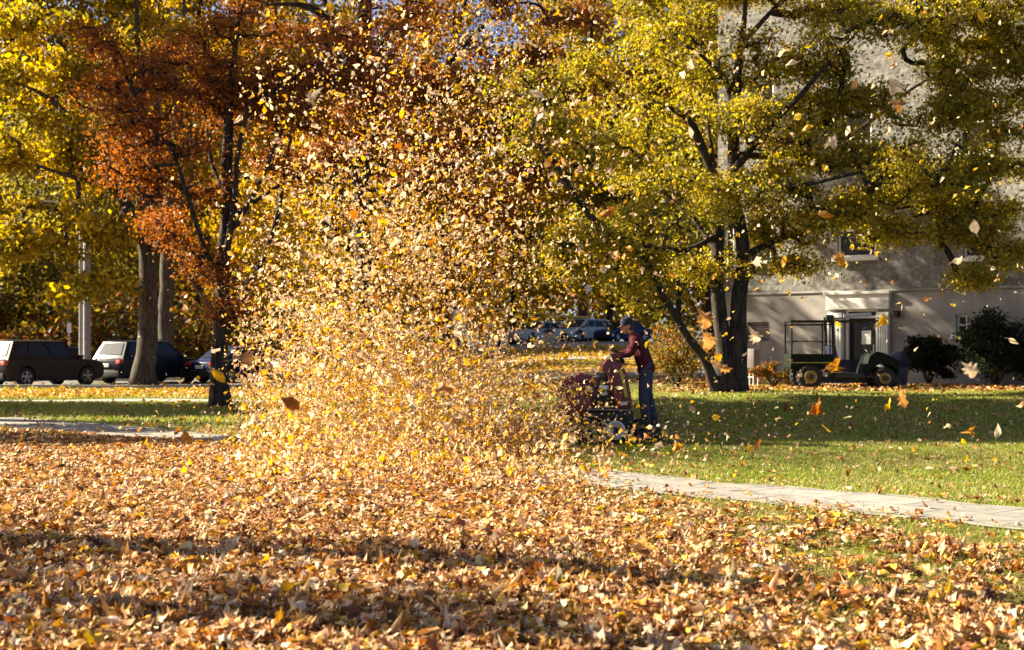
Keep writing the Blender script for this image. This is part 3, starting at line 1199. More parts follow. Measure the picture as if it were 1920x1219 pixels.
# the big locust by the stone building
Y = 36.0
b = ground_at(1366, Y)
build_tree('yellow_green_locust', 'wide double trunked locust with yellow green leaves before the stone building', 'tree', b, [
    ([b + Vector((-.17, 0, 0))] + [at(*p) for p in ((1354, 640, Y), (1345, 540, Y), (1349, 430, Y), (1343, 345, Y), (1300, 240, Y - .4), (1260, 205, Y - .7), (1215, 185, Y - 1))], .24, .07),
    ([b + Vector((.17, 0, 0))] + [at(*p) for p in ((1383, 640, Y), (1386, 560, Y), (1396, 480, Y), (1371, 320, Y + .2), (1381, 180, Y), (1392, 60, Y), (1398, -70, Y))], .26, .10),
    ([b + Vector((-.3, -.1, 0))] + [at(*p) for p in ((1318, 670, Y - .4), (1285, 625, Y - .7), (1243, 555, Y - 1), (1212, 490, Y - 1.2), (1150, 447, Y - 1.4), (1062, 438, Y - 1.6))], .13, .05),
    limb(Y, [(1150, 447, -1.4), (1095, 390, -1.8), (1050, 320, -2.2), (1010, 250, -2.4)], 14, 5),
    limb(Y, [(1347, 440), (1290, 468, -.8), (1220, 462, -1.2), (1165, 448, -1.5)], 13, 8),
    limb(Y, [(1374, 320), (1440, 240, -.6), (1500, 180, -.9), (1560, 110, -1.2), (1640, 30, -1.4)], 17, 5),
    limb(Y, [(1396, 480), (1480, 440, .6), (1580, 415, 1), (1690, 390, 1.2), (1790, 385, 1.2)], 15, 4),
    limb(Y, [(1381, 210), (1345, 115, .8), (1280, 60, 1.2), (1200, -10, 1.5)], 14, 5),
    limb(Y, [(1384, 170), (1310, 100, -1), (1270, 80, -1.4)], 9, 4),
    limb(Y, [(1376, 290), (1480, 290, 1), (1600, 250, 1.6), (1720, 160, 1.8), (1850, 95, 1.8)], 14, 4),
    limb(Y, [(1343, 400), (1330, 250, 1), (1300, 140, 1.6)], 12, 5),
    limb(Y, [(1374, 330), (1470, 350, -1.2), (1580, 330, -2), (1700, 300, -2.4)], 13, 4),
    limb(Y, [(1350, 480), (1290, 400, 1), (1210, 330, 1.6), (1130, 250, 2)], 12, 4),
    limb(Y, [(1392, 80), (1470, 0, .8), (1560, -60, 1.2)], 12, 5),
], [blob(Y, 1430, 130, 160, 90, 0), blob(Y, 1300, 90, 130, 80, .8), blob(Y, 1580, 130, 130, 90, -.6), blob(Y, 1560, 290, 150, 80, -.6),
    blob(Y, 1700, 300, 130, 80, -1), blob(Y, 1450, 290, 110, 70, .6), blob(Y, 1640, 400, 140, 50, .8), blob(Y, 1450, 420, 110, 50, .5),
    blob(Y, 1250, 330, 120, 80, .8, dens=.75), blob(Y, 1170, 400, 110, 70, -1.2, dens=.6), blob(Y, 1080, 300, 90, 90, -1.6, dens=.55), blob(Y, 1790, 400, 80, 60, .6),
    blob(Y, 1740, 130, 120, 90, .8, dens=.8), blob(Y, 1840, 90, 90, 60, 1.4, dens=.7), blob(Y, 1850, 230, 60, 45, .5, dens=.6), blob(Y, 1500, 500, 110, 24, 0, 2, dens=.6),
    blob(Y, 1340, 500, 80, 40, 0, dens=.8), blob(Y, 1150, 140, 120, 90, .8, dens=.55), blob(Y, 1390, -60, 380, 70, 0, 4, dens=.9), blob(Y, 1700, 30, 150, 70, -.5), blob(Y, 1800, -50, 160, 60, 0), blob(Y, 1560, 10, 130, 60, .5), blob(Y, 1640, 210, 130, 70, .2), blob(Y, 1760, 60, 110, 60, 1), blob(Y, 1900, 80, 80, 70, .2), blob(Y, 1500, 200, 110, 60, .8), blob(Y, 1830, 180, 80, 50, 0, dens=.8), blob(Y, 1730, 360, 100, 50, 1.2), blob(Y, 1880, 470, 70, 35, .2, dens=.6), blob(Y, 1860, 20, 90, 60, 1, dens=.8), blob(Y, 1870, 150, 90, 60, .6, dens=.6), blob(Y, 1880, 300, 90, 60, .4, dens=.7), blob(Y, 1890, 400, 70, 50, .6, dens=.6), blob(Y, 1820, 450, 80, 40, .3, dens=.7), blob(Y, 1960, 200, 80, 120, .4, dens=.7), blob(Y, 1000, 180, 100, 120, -.5, dens=.7), blob(Y, 1800, 330, 90, 70, 0), blob(Y, 1560, 400, 110, 60, -.8), blob(Y, 1690, 440, 110, 30, .4, dens=.8), blob(Y, 1400, 220, 110, 60, -.8), blob(Y, 1320, 400, 90, 60, -.8, dens=.8), blob(Y, 1200, 260, 90, 70, -.6, dens=.6), blob(Y, 1100, 480, 80, 40, -1.5, dens=.6), blob(Y, 1190, 540, 60, 40, -1, dens=.5), blob(Y, 1780, 230, 80, 60, -.5), blob(Y, 1440, 350, 130, 40, -1), blob(Y, 1240, 500, 60, 45, -1, dens=.7), blob(Y, 1820, 520, 30, 25, 0, dens=.7)],
    YGREEN, 0.52, 0.086, 74, M['bark'], droop=0.1, cluster_flat=0.6, spread=.23, pal_jit=.34, twig=.022, layered=8.5)

# background trees, each its own
def far_tree(name, label, px, Y, height, rad, pal, leaf, per, dens=1.0, low=0.25, lean=0.0, group=None, step=1.5, bark='bark'):
    b = ground_at(px, Y)
    H = height
    r0 = 0.012 * H + 0.05
    top = b + Vector((lean, 0, H * 0.92))
    limbs = [([b, b + Vector((0.1, 0, H * .2)), b + Vector((lean * .3, .2, H * .5)), top], r0, r0 * .25)]
    for k in range(7):
        a = k * 2.4 + px
        f = low + 0.08 + 0.09 * k
        s = b + Vector((lean * f * .5, 0, H * f))
        e = s + Vector((math.cos(a) * rad * .75, math.sin(a) * rad * .75, H * (.16 + .02 * k)))
        limbs.append(([s, s.lerp(e, .5) + Vector((0, 0, -.05 * H * .3)), e], r0 * .42, r0 * .14))
    bl = []
    for k in range(9):
        a = k * 2.4 + px * .7
        f = low + (0.98 - low) * (k + .5) / 9
        rr = rad * (0.55 + 0.45 * math.sin(math.pi * min(1, (f - low) / (1 - low) + .15)))
        c = b + Vector((lean * f + math.cos(a) * rr * .5, math.sin(a) * rr * .5, H * f))
        bl.append((tuple(c), (rr * .7, rr * .7, H * .11), dens))
    return build_tree(name, label, 'tree', b, limbs, bl, pal, step, leaf, per, M[bark], group, droop=.1, twig=.02)


G = 'autumn trees beyond the road'
far_tree('tall_olive_tree', 'tall olive tree filling the upper left behind the yellow crowns', 20, 96, 30, 9, YELLOW + OLIVE, .34, 54, 1.0, .2, group=G)
far_tree('tall_olive_tree', 'tall olive yellow tree behind the rusty crown', 370, 98, 31, 9, OLIVE + YELLOW, .34, 50, .9, .2, group=G)
far_tree('tall_olive_tree', 'tall pale olive tree behind the upper locust limbs', 1330, 104, 32, 9, YGREEN + OLIVE, .34, 46, .8, .25, group=G)
far_tree('golden_tree', 'bright golden tree glowing beside the rust tree across the road', 520, 74, 13, 4.6, YELLOW, .26, 52, 1.0, .12, group=G)
far_tree('olive_tree', 'olive green tree behind the two parked dark cars', 90, 78, 15, 6.0, OLIVE, .26, 46, 1.0, .1, group=G)
far_tree('olive_tree', 'dark olive tree at the far left edge of the woods', -120, 74, 17, 6.0, OLIVE, .26, 40, 1.0, .1, group=G)
far_tree('yellow_tree', 'tall yellow tree behind the grey utility poles', 215, 92, 22, 6.5, YELLOW + OLIVE, .3, 60, 1.2, .15, group=G)
far_tree('brown_tree', 'brown leaved tree right behind the dense leaf cloud', 660, 110, 20, 6.6, BROWN + OLIVE, .34, 46, .9, .1, group=G)
far_tree('golden_tree', 'golden tree standing left of the pale far cars', 800, 114, 20, 6.4, YELLOW + ORANGE, .34, 46, .9, .12, group=G)
far_tree('brown_yellow_tree', 'brown and yellow tree right behind the upper leaf cloud', 830, 52, 11.5, 3.6, BROWN + YELLOW, .17, 60, .6, .25, group=G, step=1.0)
far_tree('yellow_green_tree', 'yellow green tree standing right above the pale far cars', 960, 116, 22, 6.5, YGREEN, .34, 44, .8, .2, group=G)
far_tree('thin_yellow_tree', 'tall thin yellow tree showing sky between its twigs', 850, 104, 30, 8.5, YELLOW + BROWN, .3, 40, .6, .3, group=G)
far_tree('yellow_green_tree', 'yellow green tree behind the leaning limb of the locust', 1140, 108, 21, 6.2, YGREEN + YELLOW, .34, 42, .8, .15, group=G)
far_tree('sparse_tree', 'sparse yellow tree filling the gap left of the stone building', 1270, 90, 17, 5.0, YGREEN, .28, 40, .7, .2, group=G)
far_tree('thin_yellow_tree', 'thin yellow crowned tree high above the rusty tree', 560, 108, 30, 8, YELLOW + OLIVE, .32, 46, .8, .3, group=G)
far_tree('thin_yellow_tree', 'thin high tree between the oak and the locust crowns', 1090, 128, 36, 9, YGREEN + BROWN, .36, 40, .6, .3, group=G)

# trees left of the frame whose shadows lie across the lawn
def side_tree(name, label, x, y, trunk_h, rad, blobs, pal, leaf, per, step=.8, dens=1.0):
    b = Vector((x, y, gz(x, y)))
    H = max(c[2] for c, _ in blobs)
    limbs = [([b, b + Vector((.1, .1, H * .35)), b + Vector((-.1, .1, H * .7)), b + Vector((0, 0, H))], rad, rad * .35)]
    bl = [((x + c[0], y + c[1], c[2]), r, dens) for c, r in blobs]
    return build_tree(name, label, 'tree', b, limbs, bl, pal, step, leaf, per, M['bark'], 'trees shading the lawn', flare=1.3)


side_tree('shade_tree', 'large yellow tree whose shade darkens the lawn behind the machine', -15.5, 30.5, 8, .4,
          [((0, 0, 10), (4.2, 3.0, 2.2)), ((0, 3.2, 13), (4.6, 3.8, 2.6)), ((0, 5.6, 16), (4.2, 3.8, 2.2)), ((1, 1.2, 12), (3.4, 2.4, 2.0))], YELLOW, .22, 80, 1.0)
side_tree('shade_tree', 'yellow tree whose low branches shade the near path end', -15.0, 24.6, 3, .25,
          [((0, 0, 4.2), (2.2, 1.5, 1.2)), ((1, .5, 5.6), (1.9, 1.3, 1.0)), ((0, 4.2, 4.4), (2.2, 1.4, 1.1)), ((-1, 2.5, 2.8), (1.6, 1.2, .8))], YELLOW, .15, 60, .7)
side_tree('shade_tree', 'wide yellow tree whose shade darkens the grass strip beyond the path', -22.5, 38.5, 5, .35,
          [((0, 0, 6.0), (3.4, 3.0, 2.0)), ((1, .5, 8.8), (3.0, 2.6, 1.6)), ((-1, -2.5, 4.5), (2.6, 2.0, 1.4)), ((0, -2, 8), (2.6, 2, 1.6))], YELLOW, .22, 80, .9)
side_tree('slim_tree', 'slim tall tree whose trunk shadow crosses the near leaves', -11.6, 12.9, 8, .34,
          [((0, 0, 3.2), (1.4, 1.0, .8)), ((-.4, .3, 5.0), (1.4, .9, 1.0)), ((.2, .2, 6.9), (1.2, .7, 1.0)), ((-.5, 0, 11.5), (1.8, 1.5, 1.4))], OLIVE, .12, 40, .6, .7)
side_tree('slim_tree', 'slim tree whose shade falls on the lower left leaves', -12.8, 11.2, 8, .26,
          [((0, 0, 4.2), (1.6, .9, 1.0)), ((.3, .1, 6.1), (1.6, .8, 1.1)), ((.4, .7, 5.0), (1.6, 1.0, 1.1)), ((.6, 0, 7.2), (1.2, .8, .9)), ((0, .8, 2.6), (1.2, .9, .7)), ((-.5, 0, 12), (1.5, 1.3, 1.4))], OLIVE, .12, 40, .6, .6)


def bush(name, label, c, r, pal, leaf, n_t, per, mat_leaf=None, stems=True, group=None, kind=None):
    """A shrub with stems and leaf clusters over its own mound."""
    b = Vector((c[0], c[1], gz(c[0], c[1])))
    blobs = []
    for k in range(n_t):
        a = rng.random() * 6.283
        q = rng.random() ** .5
        blobs.append(((b.x + math.cos(a) * r[0] * q * .75, b.y + math.sin(a) * r[1] * q * .75, b.z + r[2] * (.25 + .7 * rng.random() * (1 - .5 * q))),
                      (r[0] * .32, r[1] * .32, r[2] * .2), 1.0))
    limbs = []
    for k in range(5):
        a = k * 1.3
        limbs.append(([b, b + Vector((math.cos(a) * r[0] * .3, math.sin(a) * r[1] * .3, r[2] * .4)), b + Vector((math.cos(a) * r[0] * .5, math.sin(a) * r[1] * .5, r[2] * .75))], .035, .012))
    return build_tree(name, label, 'shrub', b, limbs, blobs, pal, max(r) * .16, leaf, per, M['bark'], group, flare=1, twig=.006)


DARKG = [(0.012, 0.02, 0.008), (0.018, 0.028, 0.01), (0.009, 0.015, 0.008)]
bush('dark_shrub', 'small dark evergreen shrub right of the utility vehicle', tuple(at(1742, 700, 41.2))[:2], (.9, .8, 1.6), DARKG, .075, 18, 90)
bush('dark_shrub', 'large dark evergreen shrub against the wall right of the door', tuple(at(1868, 700, 40.0))[:2], (1.55, .9, 2.25), DARKG, .075, 30, 90)
bush('orange_shrub', 'bushy orange leaved shrub behind the man and leaning limb', tuple(at(1268, 700, 40))[:2], (1.5, 1.1, 1.9), BROWN + OLIVE + OLIVE, .07, 18, 30)
bush('orange_shrub', 'low pale brown shrub between the locust and the vehicle', tuple(at(1450, 700, 40.5))[:2], (.8, .5, .8), BROWN + OLIVE, .06, 8, 20)


def thicket():
    m = 62000
    x = rng.uniform(-46, 4, m)
    y = rng.uniform(66, 84, m)
    hmax = 3.5 + 3.2 * nz(x, y, .22, 4.4) + 1.5 * nz(x, y, .6, 8.8)
    z = ground_z(x, y) + rng.random(m) ** .8 * np.clip(hmax, .6, 8)
    k = ~((x > -9) & (z > ground_z(x, y) + 1.2)) & ~((x > -3) & (y < 88))
    x, y, z = x[k], y[k], z[k]
    m = len(x)
    pal = np.array(OLIVE + BROWN + OLIVE)
    t = pal[rng.integers(0, len(pal), m)] * rng.uniform(.5, 1.2, (m, 1))
    V, F, T = leaf_quads(np.stack([x, y, z], -1), .3 * rng.uniform(.6, 1.4, m), t)
    tag(link('undergrowth', np_mesh('undergrowth', V, F, T), M['leaf']), kind='stuff', label='dark brown undergrowth under the trees across the road', cat='undergrowth')


thicket()


def far_woods():
    m = 90000
    x = rng.uniform(-75, 75, m)
    y = rng.uniform(128, 150, m)
    hmax = 11 + 5 * nz(x, y * .3, .12, 2.4) + 3 * nz(x, y, .35, 6.8)
    z = ground_z(x, y) + rng.random(m) ** .75 * np.clip(hmax, 4, 20)
    pal = np.array(OLIVE + YGREEN + BROWN[:2] + YELLOW[:2])
    pick = (nz(x, y * .4, .2, 7.7) * 6 + rng.random(m) * 6 + 3).astype(int) % len(pal)
    t = pal[pick] * rng.uniform(.5, 1.2, (m, 1))
    V, F, T = leaf_quads(np.stack([x, y, z], -1), .55 * rng.uniform(.6, 1.4, m), t)
    tag(link('far_woods', np_mesh('far_woods', V, F, T), M['leaf']), kind='stuff', label='far wood of olive and yellow trees closing the view', cat='woods')


far_woods()

# ------------------------------------------------------------------ the stone building
FA = R(40)
DOOR_X, DOOR_Y = 652 / FOC * 44.0, 44.0
BZ = gz(DOOR_X, DOOR_Y)
bld = empty('stone_building', (DOOR_X, DOOR_Y, BZ), -FA, 'grey stone building with white framed door and windows behind the locust', 'building')


def face(px, py):
    """Where the line of sight through (px, py) meets the front of the building: (along, height)."""
    r = (px - CX) / FOC
    t = (DOOR_Y * r - DOOR_X) / (math.cos(FA) + r * math.sin(FA))
    Yp = DOOR_Y - t * math.sin(FA)
    return t, EYE + (HY - py) / FOC * Yp - BZ


XL, XR, TOP = face(1346, 600)[0], 13.0, 13.2
Z_BAND = face(1600, 548)[1]
wins = []
for (a, b_, c, d) in ((1797, 165, 1864, 289), (1806, 372, 1868, 484), (1402, 398, 1446, 494), (1570, 378, 1642, 484), (1572, 160, 1634, 270), (1406, 150, 1450, 262), (1358, 400, 1376, 500)):
    t0, z0 = face(a, d)
    t1, z1 = face(c, b_)
    wins.append((t0, z0, t1, z1))
wins.append((7.6, wins[1][1], 9.0, wins[1][3]))
wins.append((7.6, wins[0][1], 9.0, wins[0][3]))


def wall_with_holes(x0, x1, z0, z1, holes, y=0.0, depth=0.22):
    mb = MB()
    xs = sorted({x0, x1, *[v for h in holes for v in (h[0], h[2])]})
    zs = sorted({z0, z1, *[v for h in holes for v in (h[1], h[3])]})
    for i in range(len(xs) - 1):
        for k in range(len(zs) - 1):
            mx, mz = (xs[i] + xs[i + 1]) / 2, (zs[k] + zs[k + 1]) / 2
            if any(h[0] < mx < h[2] and h[1] < mz < h[3] for h in holes):
                continue
            mb.quad((xs[i], y, zs[k]), (xs[i + 1], y, zs[k]), (xs[i + 1], y, zs[k + 1]), (xs[i], y, zs[k + 1]))
    for h in holes:
        mb.quad((h[0], y, h[1]), (h[0], y + depth, h[1]), (h[0], y + depth, h[3]), (h[0], y, h[3]))
        mb.quad((h[2], y, h[1]), (h[2], y, h[3]), (h[2], y + depth, h[3]), (h[2], y + depth, h[1]))
        mb.quad((h[0], y, h[3]), (h[0], y + depth, h[3]), (h[2], y + depth, h[3]), (h[2], y, h[3]))
        mb.quad((h[0], y, h[1]), (h[2], y, h[1]), (h[2], y + depth, h[1]), (h[0], y + depth, h[1]))
    return mb


w = wall_with_holes(XL, XR, Z_BAND, TOP, wins)
w.quad((XL, 0, Z_BAND), (XL, 0, TOP), (XL, 14, TOP), (XL, 14, Z_BAND))
w.quad((XR, 0, Z_BAND), (XR, 14, Z_BAND), (XR, 14, TOP), (XR, 0, TOP))
w.quad((XL, 14, Z_BAND), (XL, 14, TOP), (XR, 14, TOP), (XR, 14, Z_BAND))
w.build('stone_wall', M['stone'], bld, smooth=False)
dt0, dt1 = face(1587, 600)[0], face(1646, 600)[0]
dz1 = face(1612, 579)[1]
bt0, bz0 = face(1793, 628)
bt1, bz1 = face(1814, 590)
vt0, vz0 = face(1402, 640)
vt1, vz1 = face(1443, 604)
lw = wall_with_holes(XL, XR, -0.6, Z_BAND, [(dt0, -0.6, dt1, dz1), (bt0, bz0, bt1, bz1), (vt0, vz0, vt1, vz1)], y=-0.03, depth=0.26)
lw.quad((XL, -.03, -.6), (XL, -.03, Z_BAND), (XL, 14, Z_BAND), (XL, 14, -.6))
lw.quad((XL, -.03, Z_BAND), (XR, -.03, Z_BAND), (XR, 0.05, Z_BAND), (XL, 0.05, Z_BAND))
lw.build('stucco_base', M['stucco'], bld, smooth=False)
MB().box(((XL + XR) / 2, -.03, Z_BAND + .03), (XR - XL, .1, .06)).build('string_course', M['stucco'], bld, bevel=.01)
MB().box(((XL + XR) / 2, 6.9, TOP + .18), (XR - XL + .7, 14.6, .34)).build('cornice', M['stone'], bld, bevel=.03)


def window(t0, z0, t1, z1, rows=2, y=0.12):
    f = MB()
    W, H = t1 - t0, z1 - z0
    s = .07
    f.box((t0 + s / 2, y, (z0 + z1) / 2), (s, .1, H))
    f.box((t1 - s / 2, y, (z0 + z1) / 2), (s, .1, H))
    f.box(((t0 + t1) / 2, y, z1 - s / 2), (W - 2 * s, .1, s))
    f.box(((t0 + t1) / 2, y, z0 + s / 2), (W - 2 * s, .1, s))
    f.box(((t0 + t1) / 2, y - .006, (z0 + z1) / 2), (W - 2 * s, .075, .055))
    wnd = f.build('window', M['white'], bld, bevel=.006)
    m = MB()
    m.box(((t0 + t1) / 2, y + .008, (z0 + z1) / 2), (W - 2 * s, .02, H - 2 * s))
    m.build('pane', M['winglass'], wnd)
    m = MB()
    m.box(((t0 + t1) / 2, -.05, z0 - .06), (W + .22, .3, .11))
    m.build('sill', M['white'], wnd, bevel=.01)


for q in wins:
    window(*q)
window(bt0, bz0, bt1, bz1)
m = MB()
for k in range(7):
    zz = vz0 + (vz1 - vz0) * (k + .5) / 7
    m.box(((vt0 + vt1) / 2, .1, zz), (vt1 - vt0, .03, (vz1 - vz0) / 9), Matrix.Rotation(.5, 3, 'X'))
m.box(((vt0 + vt1) / 2, .2, (vz0 + vz1) / 2), (vt1 - vt0, .02, vz1 - vz0))
m.build('vent_grille', M['acgrey'], bld)

# door case
s0, s1 = face(1554, 600)[0], face(1672, 600)[0]
p0, p1 = face(1583, 600)[0], face(1648, 600)[0]
m = MB()
PD = .14
for a, b_ in ((s0 + .03, p0 - .0), (p1, s1 - .03)):
    m.box(((a + b_) / 2, -PD / 2 - .03, (dz1 - .12) / 2 - .05), (b_ - a, PD, dz1 - .02))
    for k in range(5):
        m.box((a + (b_ - a) * (k + .5) / 5, -PD - .045, 1.05), ((b_ - a) / 8, .03, 1.75))
    m.box(((a + b_) / 2, -PD / 2 - .06, .12), (b_ - a + .05, PD + .06, .34))
    m.box(((a + b_) / 2, -PD / 2 - .06, dz1 - .25), (b_ - a + .05, PD + .05, .07))
m.build('door_surround', M['white'], bld, bevel=.008)
m = MB()
m.box(((s0 + s1) / 2, -PD / 2 - .05, (dz1 + Z_BAND) / 2 - .03), (s1 - s0, PD + .04, Z_BAND - dz1 - .02))
m.box(((s0 + s1) / 2, -PD / 2 - .1, Z_BAND - .03), (s1 - s0 + .1, PD + .1, .09))
m.build('door_entablature', M['white'], bld, bevel=.012)
m = MB()
fw = .09
m.box((dt0 + fw / 2 - .03, .06, dz1 / 2), (fw, .14, dz1))
m.box((dt1 - fw / 2 + .03, .06, dz1 / 2), (fw, .14, dz1))
m.box(((dt0 + dt1) / 2, .06, dz1 - fw / 2), (dt1 - dt0 - fw, .14, fw))
m.box(((dt0 + dt1) / 2, .06, 2.08), (dt1 - dt0 - fw, .12, .08))
m.build('door_frame', M['white'], bld, bevel=.006)
m = MB()
dw = dt1 - dt0 - fw
cx = (dt0 + dt1) / 2
m.box((cx, .11, .4), (dw, .05, .8))
m.box((cx, .11, 1.98), (dw, .05, .12))
m.box((dt0 + fw + .02, .11, 1.36), (.16, .05, 1.12))
m.box((dt1 - fw - .02, .11, 1.36), (.16, .05, 1.12))
door = m.build('door', M['doorblue'], bld, bevel=.006)
MB().box((cx, .115, 1.36), (dw - .25, .02, 1.12)).build('pane', M['winglass'], door)
MB().box((cx + .1, .098, 1.45), (.3, .01, .42)).build('paper_notice', M['signwhite'], door)
MB().cyl((dt1 - fw - .06, .03, 1.0), (dt1 - fw - .06, .03, 1.22), .02).build('handle', M['steel'], door)
MB().box((cx, .12, (dz1 + 2.1) / 2 - .02), (dw, .02, dz1 - 2.2)).build('transom_pane', M['winglass'], bld)
MB().box((cx - .1, -.42, .06), (1.9, .8, .32)).build('door_step', M['kerb'], bld, bevel=.02)
lt, lz = face(1684, 590)
m = MB().box((lt, -.1, lz), (.16, .14, .18)).box((lt, -.1, lz + .1), (.2, .2, .03))
m.build('wall_lamp', M['blackmetal'], bld, bevel=.01)

# condenser box by the wall
p = at(1407, 672, 42.0)
ac = empty('condenser_unit', (p.x, p.y, gz(p.x, p.y)), -FA, 'small grey condenser box on legs between locust and vehicle', 'air conditioner')
h0 = EYE + (HY - 690) / FOC * 42 - gz(p.x, p.y)
h1 = EYE + (HY - 654) / FOC * 42 - gz(p.x, p.y)
MB().box((.04, 0, (h0 + h1) / 2), (.36, .34, h1 - h0)).build('casing', M['acgrey'], ac, bevel=.02)
m = MB()
for k in range(6):
    m.box((-.2, 0, h0 + (h1 - h0) * (k + .5) / 6), (.14, .3, .025))
m.build('louvre', M['acgrey'], ac)
m = MB()
for sx in (-.1, .18):
    for sy in (-.13, .13):
        m.cyl((sx, sy, -.02), (sx, sy, h0 + .01), .018)
m.box((.04, -.13, h0 * .5), (.3, .02, .03))
m.build('stand', M['white'], ac)

# ------------------------------------------------------------------ vehicles


def car(label, loc, rz, body_c, L=4.6, W=1.85, H=1.68, kind='suv', group='cars parked along the road', rails=True, cat='car'):
    pm = car_paint('car_paint', body_c)
    root = empty('parked_car', loc, rz, label, cat, group)
    hl = L / 2
    wr = .37 if kind == 'suv' else .32
    fx, rx_ = hl - .9, -hl + .9
    gc = .22 if kind == 'suv' else .17
    zb = H * .6 if kind == 'suv' else H * .6
    prof = [(-hl + .12, gc + .08), (-hl + .02, gc + .3), (-hl, zb * .72), (-hl + .06, zb * .93), (-hl + .16, zb)]
    cowl = hl - (1.12 if kind == 'suv' else 1.3)
    prof += [(-hl * .4, zb + .02), (cowl, zb - .01), (cowl + .5, zb - .03), (hl - .4, zb - .07), (hl - .1, zb - .15), (hl, zb * .68), (hl - .02, gc + .22), (hl - .14, gc + .06)]
    ar = wr + .07

    def arch(cx_):
        return [(cx_ + ar * math.cos(a), wr + ar * math.sin(a)) for a in np.linspace(-.32, math.pi + .32, 11)]
    prof += [(fx + ar * 1.02, gc)] + arch(fx) + [(fx - ar * 1.02, gc), (rx_ + ar * 1.02, gc)] + arch(rx_) + [(rx_ - ar * 1.02, gc)]
    hw = W / 2
    zc = zb * .62

    def sec(y, sx, sz):
        return [(x * sx, y, zc + (z - zc) * sz) for x, z in prof]
    m = MB()
    m.loft([sec(-hw, .955, .90), sec(-hw + .05, .985, .965), sec(-hw + .22, 1, 1), sec(hw - .22, 1, 1), sec(hw - .05, .985, .965), sec(hw, .955, .90)])
    # cabin
    rear_b, rear_t = (-hl + .12, -hl + .5) if kind == 'suv' else (-hl + .55, -hl + 1.25)
    fr_b, fr_t = cowl + .1, cowl - (.72 if kind == 'suv' else .9)
    wb, wt = hw - .04, hw - .24
    zb2 = zb - .05
    cab = [[(rear_b, -wb, zb2), (fr_b, -wb, zb2), (fr_b, wb, zb2), (rear_b, wb, zb2)],
           [(rear_t, -wt, H - .06), (fr_t, -wt, H - .06), (fr_t, wt, H - .06), (rear_t, wt, H - .06)],
           [(rear_t + .25, -wt + .14, H), (fr_t - .25, -wt + .14, H - .005), (fr_t - .25, wt - .14, H - .005), (rear_t + .25, wt - .14, H)]]
    m.loft(cab)
    m.build('body', pm, root, bevel=.045, seg=3, sharp=50)

    def panel(A, B, C, D, u0, u1, v0, v1, off):
        A, B, C, D = map(Vector, (A, B, C, D))

        def q(u, v):
            return (A.lerp(B, u)).lerp(D.lerp(C, u), v)
        n = (B - A).cross(D - A).normalized() * off
        o = [q(u0, v0), q(u1, v0), q(u1, v1), q(u0, v1)]
        mm = MB()
        mm.add([p + n * .2 for p in o] + [p - n for p in o], [(0, 1, 2, 3), (7, 6, 5, 4), (0, 4, 5, 1), (1, 5, 6, 2), (2, 6, 7, 3), (3, 7, 4, 0)])
        return mm
    b0, t0 = cab[0], cab[1]
    off = .024
    for side in (0, 1):
        if side == 0:
            A, B, C, D = b0[0], b0[1], t0[1], t0[0]
        else:
            A, B, C, D = b0[3], b0[2], t0[2], t0[3]
        for (u0, u1) in ((.06, .25), (.28, .56), (.59, .9)):
            panel(A, B, C, D, u0, u1, .2, .9, off if side else -off).build('side_window', M['glass'], root, smooth=False)
    panel(b0[1], b0[2], t0[2], t0[1], .07, .93, .15, .94, -off).build('windscreen', M['glass'], root, smooth=False)
    panel(b0[0], b0[3], t0[3], t0[0], .1, .9, .25, .92, off).build('rear_window', M['glass'], root, smooth=False)
    for cx_ in (fx, rx_):
        for s in (-1, 1):
            y = s * (hw - .1)
            tw = .11
            tm = MB().lathe([(wr * .62, -tw), (wr * .93, -tw), (wr, -tw * .6), (wr, tw * .6), (wr * .93, tw), (wr * .62, tw)], (cx_, y, wr), 'y', 28)
            t = tm.build('wheel', M['rubber'], root, sharp=50)
            rm = MB().lathe([(wr * .64, s * -.02), (wr * .64, s * .02), (wr * .58, s * .03), (wr * .55, .0)], (cx_, y + s * tw * .8, wr), 'y', 28)
            for k in range(5):
                a = k * 2 * math.pi / 5 + .3
                rm.box((cx_ + math.cos(a) * wr * .32, y + s * (tw + .012), wr + math.sin(a) * wr * .32), (wr * .55, .025, .075), Matrix.Rotation(-a, 3, 'Y'))
            rm.lathe([(.06, s * -.02), (.06, s * .02), (.03, s * .03)], (cx_, y + s * (tw + .012), wr), 'y', 12)
            rm.build('rim', M['alloy'], t)
    if kind == 'suv':
        for cx_ in (fx, rx_):
            for s in (-1, 1):
                pts_ = [(cx_ + (ar + .035) * math.cos(a), s * (hw - .03), wr + (ar + .02) * math.sin(a)) for a in np.linspace(-.25, math.pi + .25, 13)]
                MB().tube(pts_, .05, 6).build('arch_trim', M['black'], root)
    for s in (-1, 1):
        MB().box((hl - .17, s * (hw - .26), zb * .7), (.3, .36, .15), Matrix.Rotation(s * -.25, 3, 'Z')).build('headlight', M['clear_light'], root, bevel=.03)
        MB().box((-hl + .1, s * (hw - .2), zb * .86), (.22, .34, .17), Matrix.Rotation(s * .2, 3, 'Z')).build('tail_light', M['red_light'], root, bevel=.03)
        mm = MB().box((cowl - .15, s * (hw + .07), zb + .07), (.12, .2, .14))
        mm.build('wing_mirror', M['black'], root, bevel=.03)
        for k, hx in enumerate((-.45, .5)):
            MB().box((hx, s * (hw - .012), zb * .86), (.2, .05, .035)).build('door_handle', pm, root, bevel=.01)
        MB().box(((fx + rx_) / 2, s * (hw - .05), gc + .06), (fx - rx_ - 2 * ar, .08, .1)).build('rocker_trim', M['black'], root, bevel=.01)
        if rails:
            MB().tube([(rear_t + .2, s * (wt - .05), H - .03), (rear_t + .3, s * (wt - .05), H + .05), (fr_t - .4, s * (wt - .05), H + .05), (fr_t - .3, s * (wt - .05), H - .04)], .018, 6).build('roof_rail', M['blackmetal'], root)
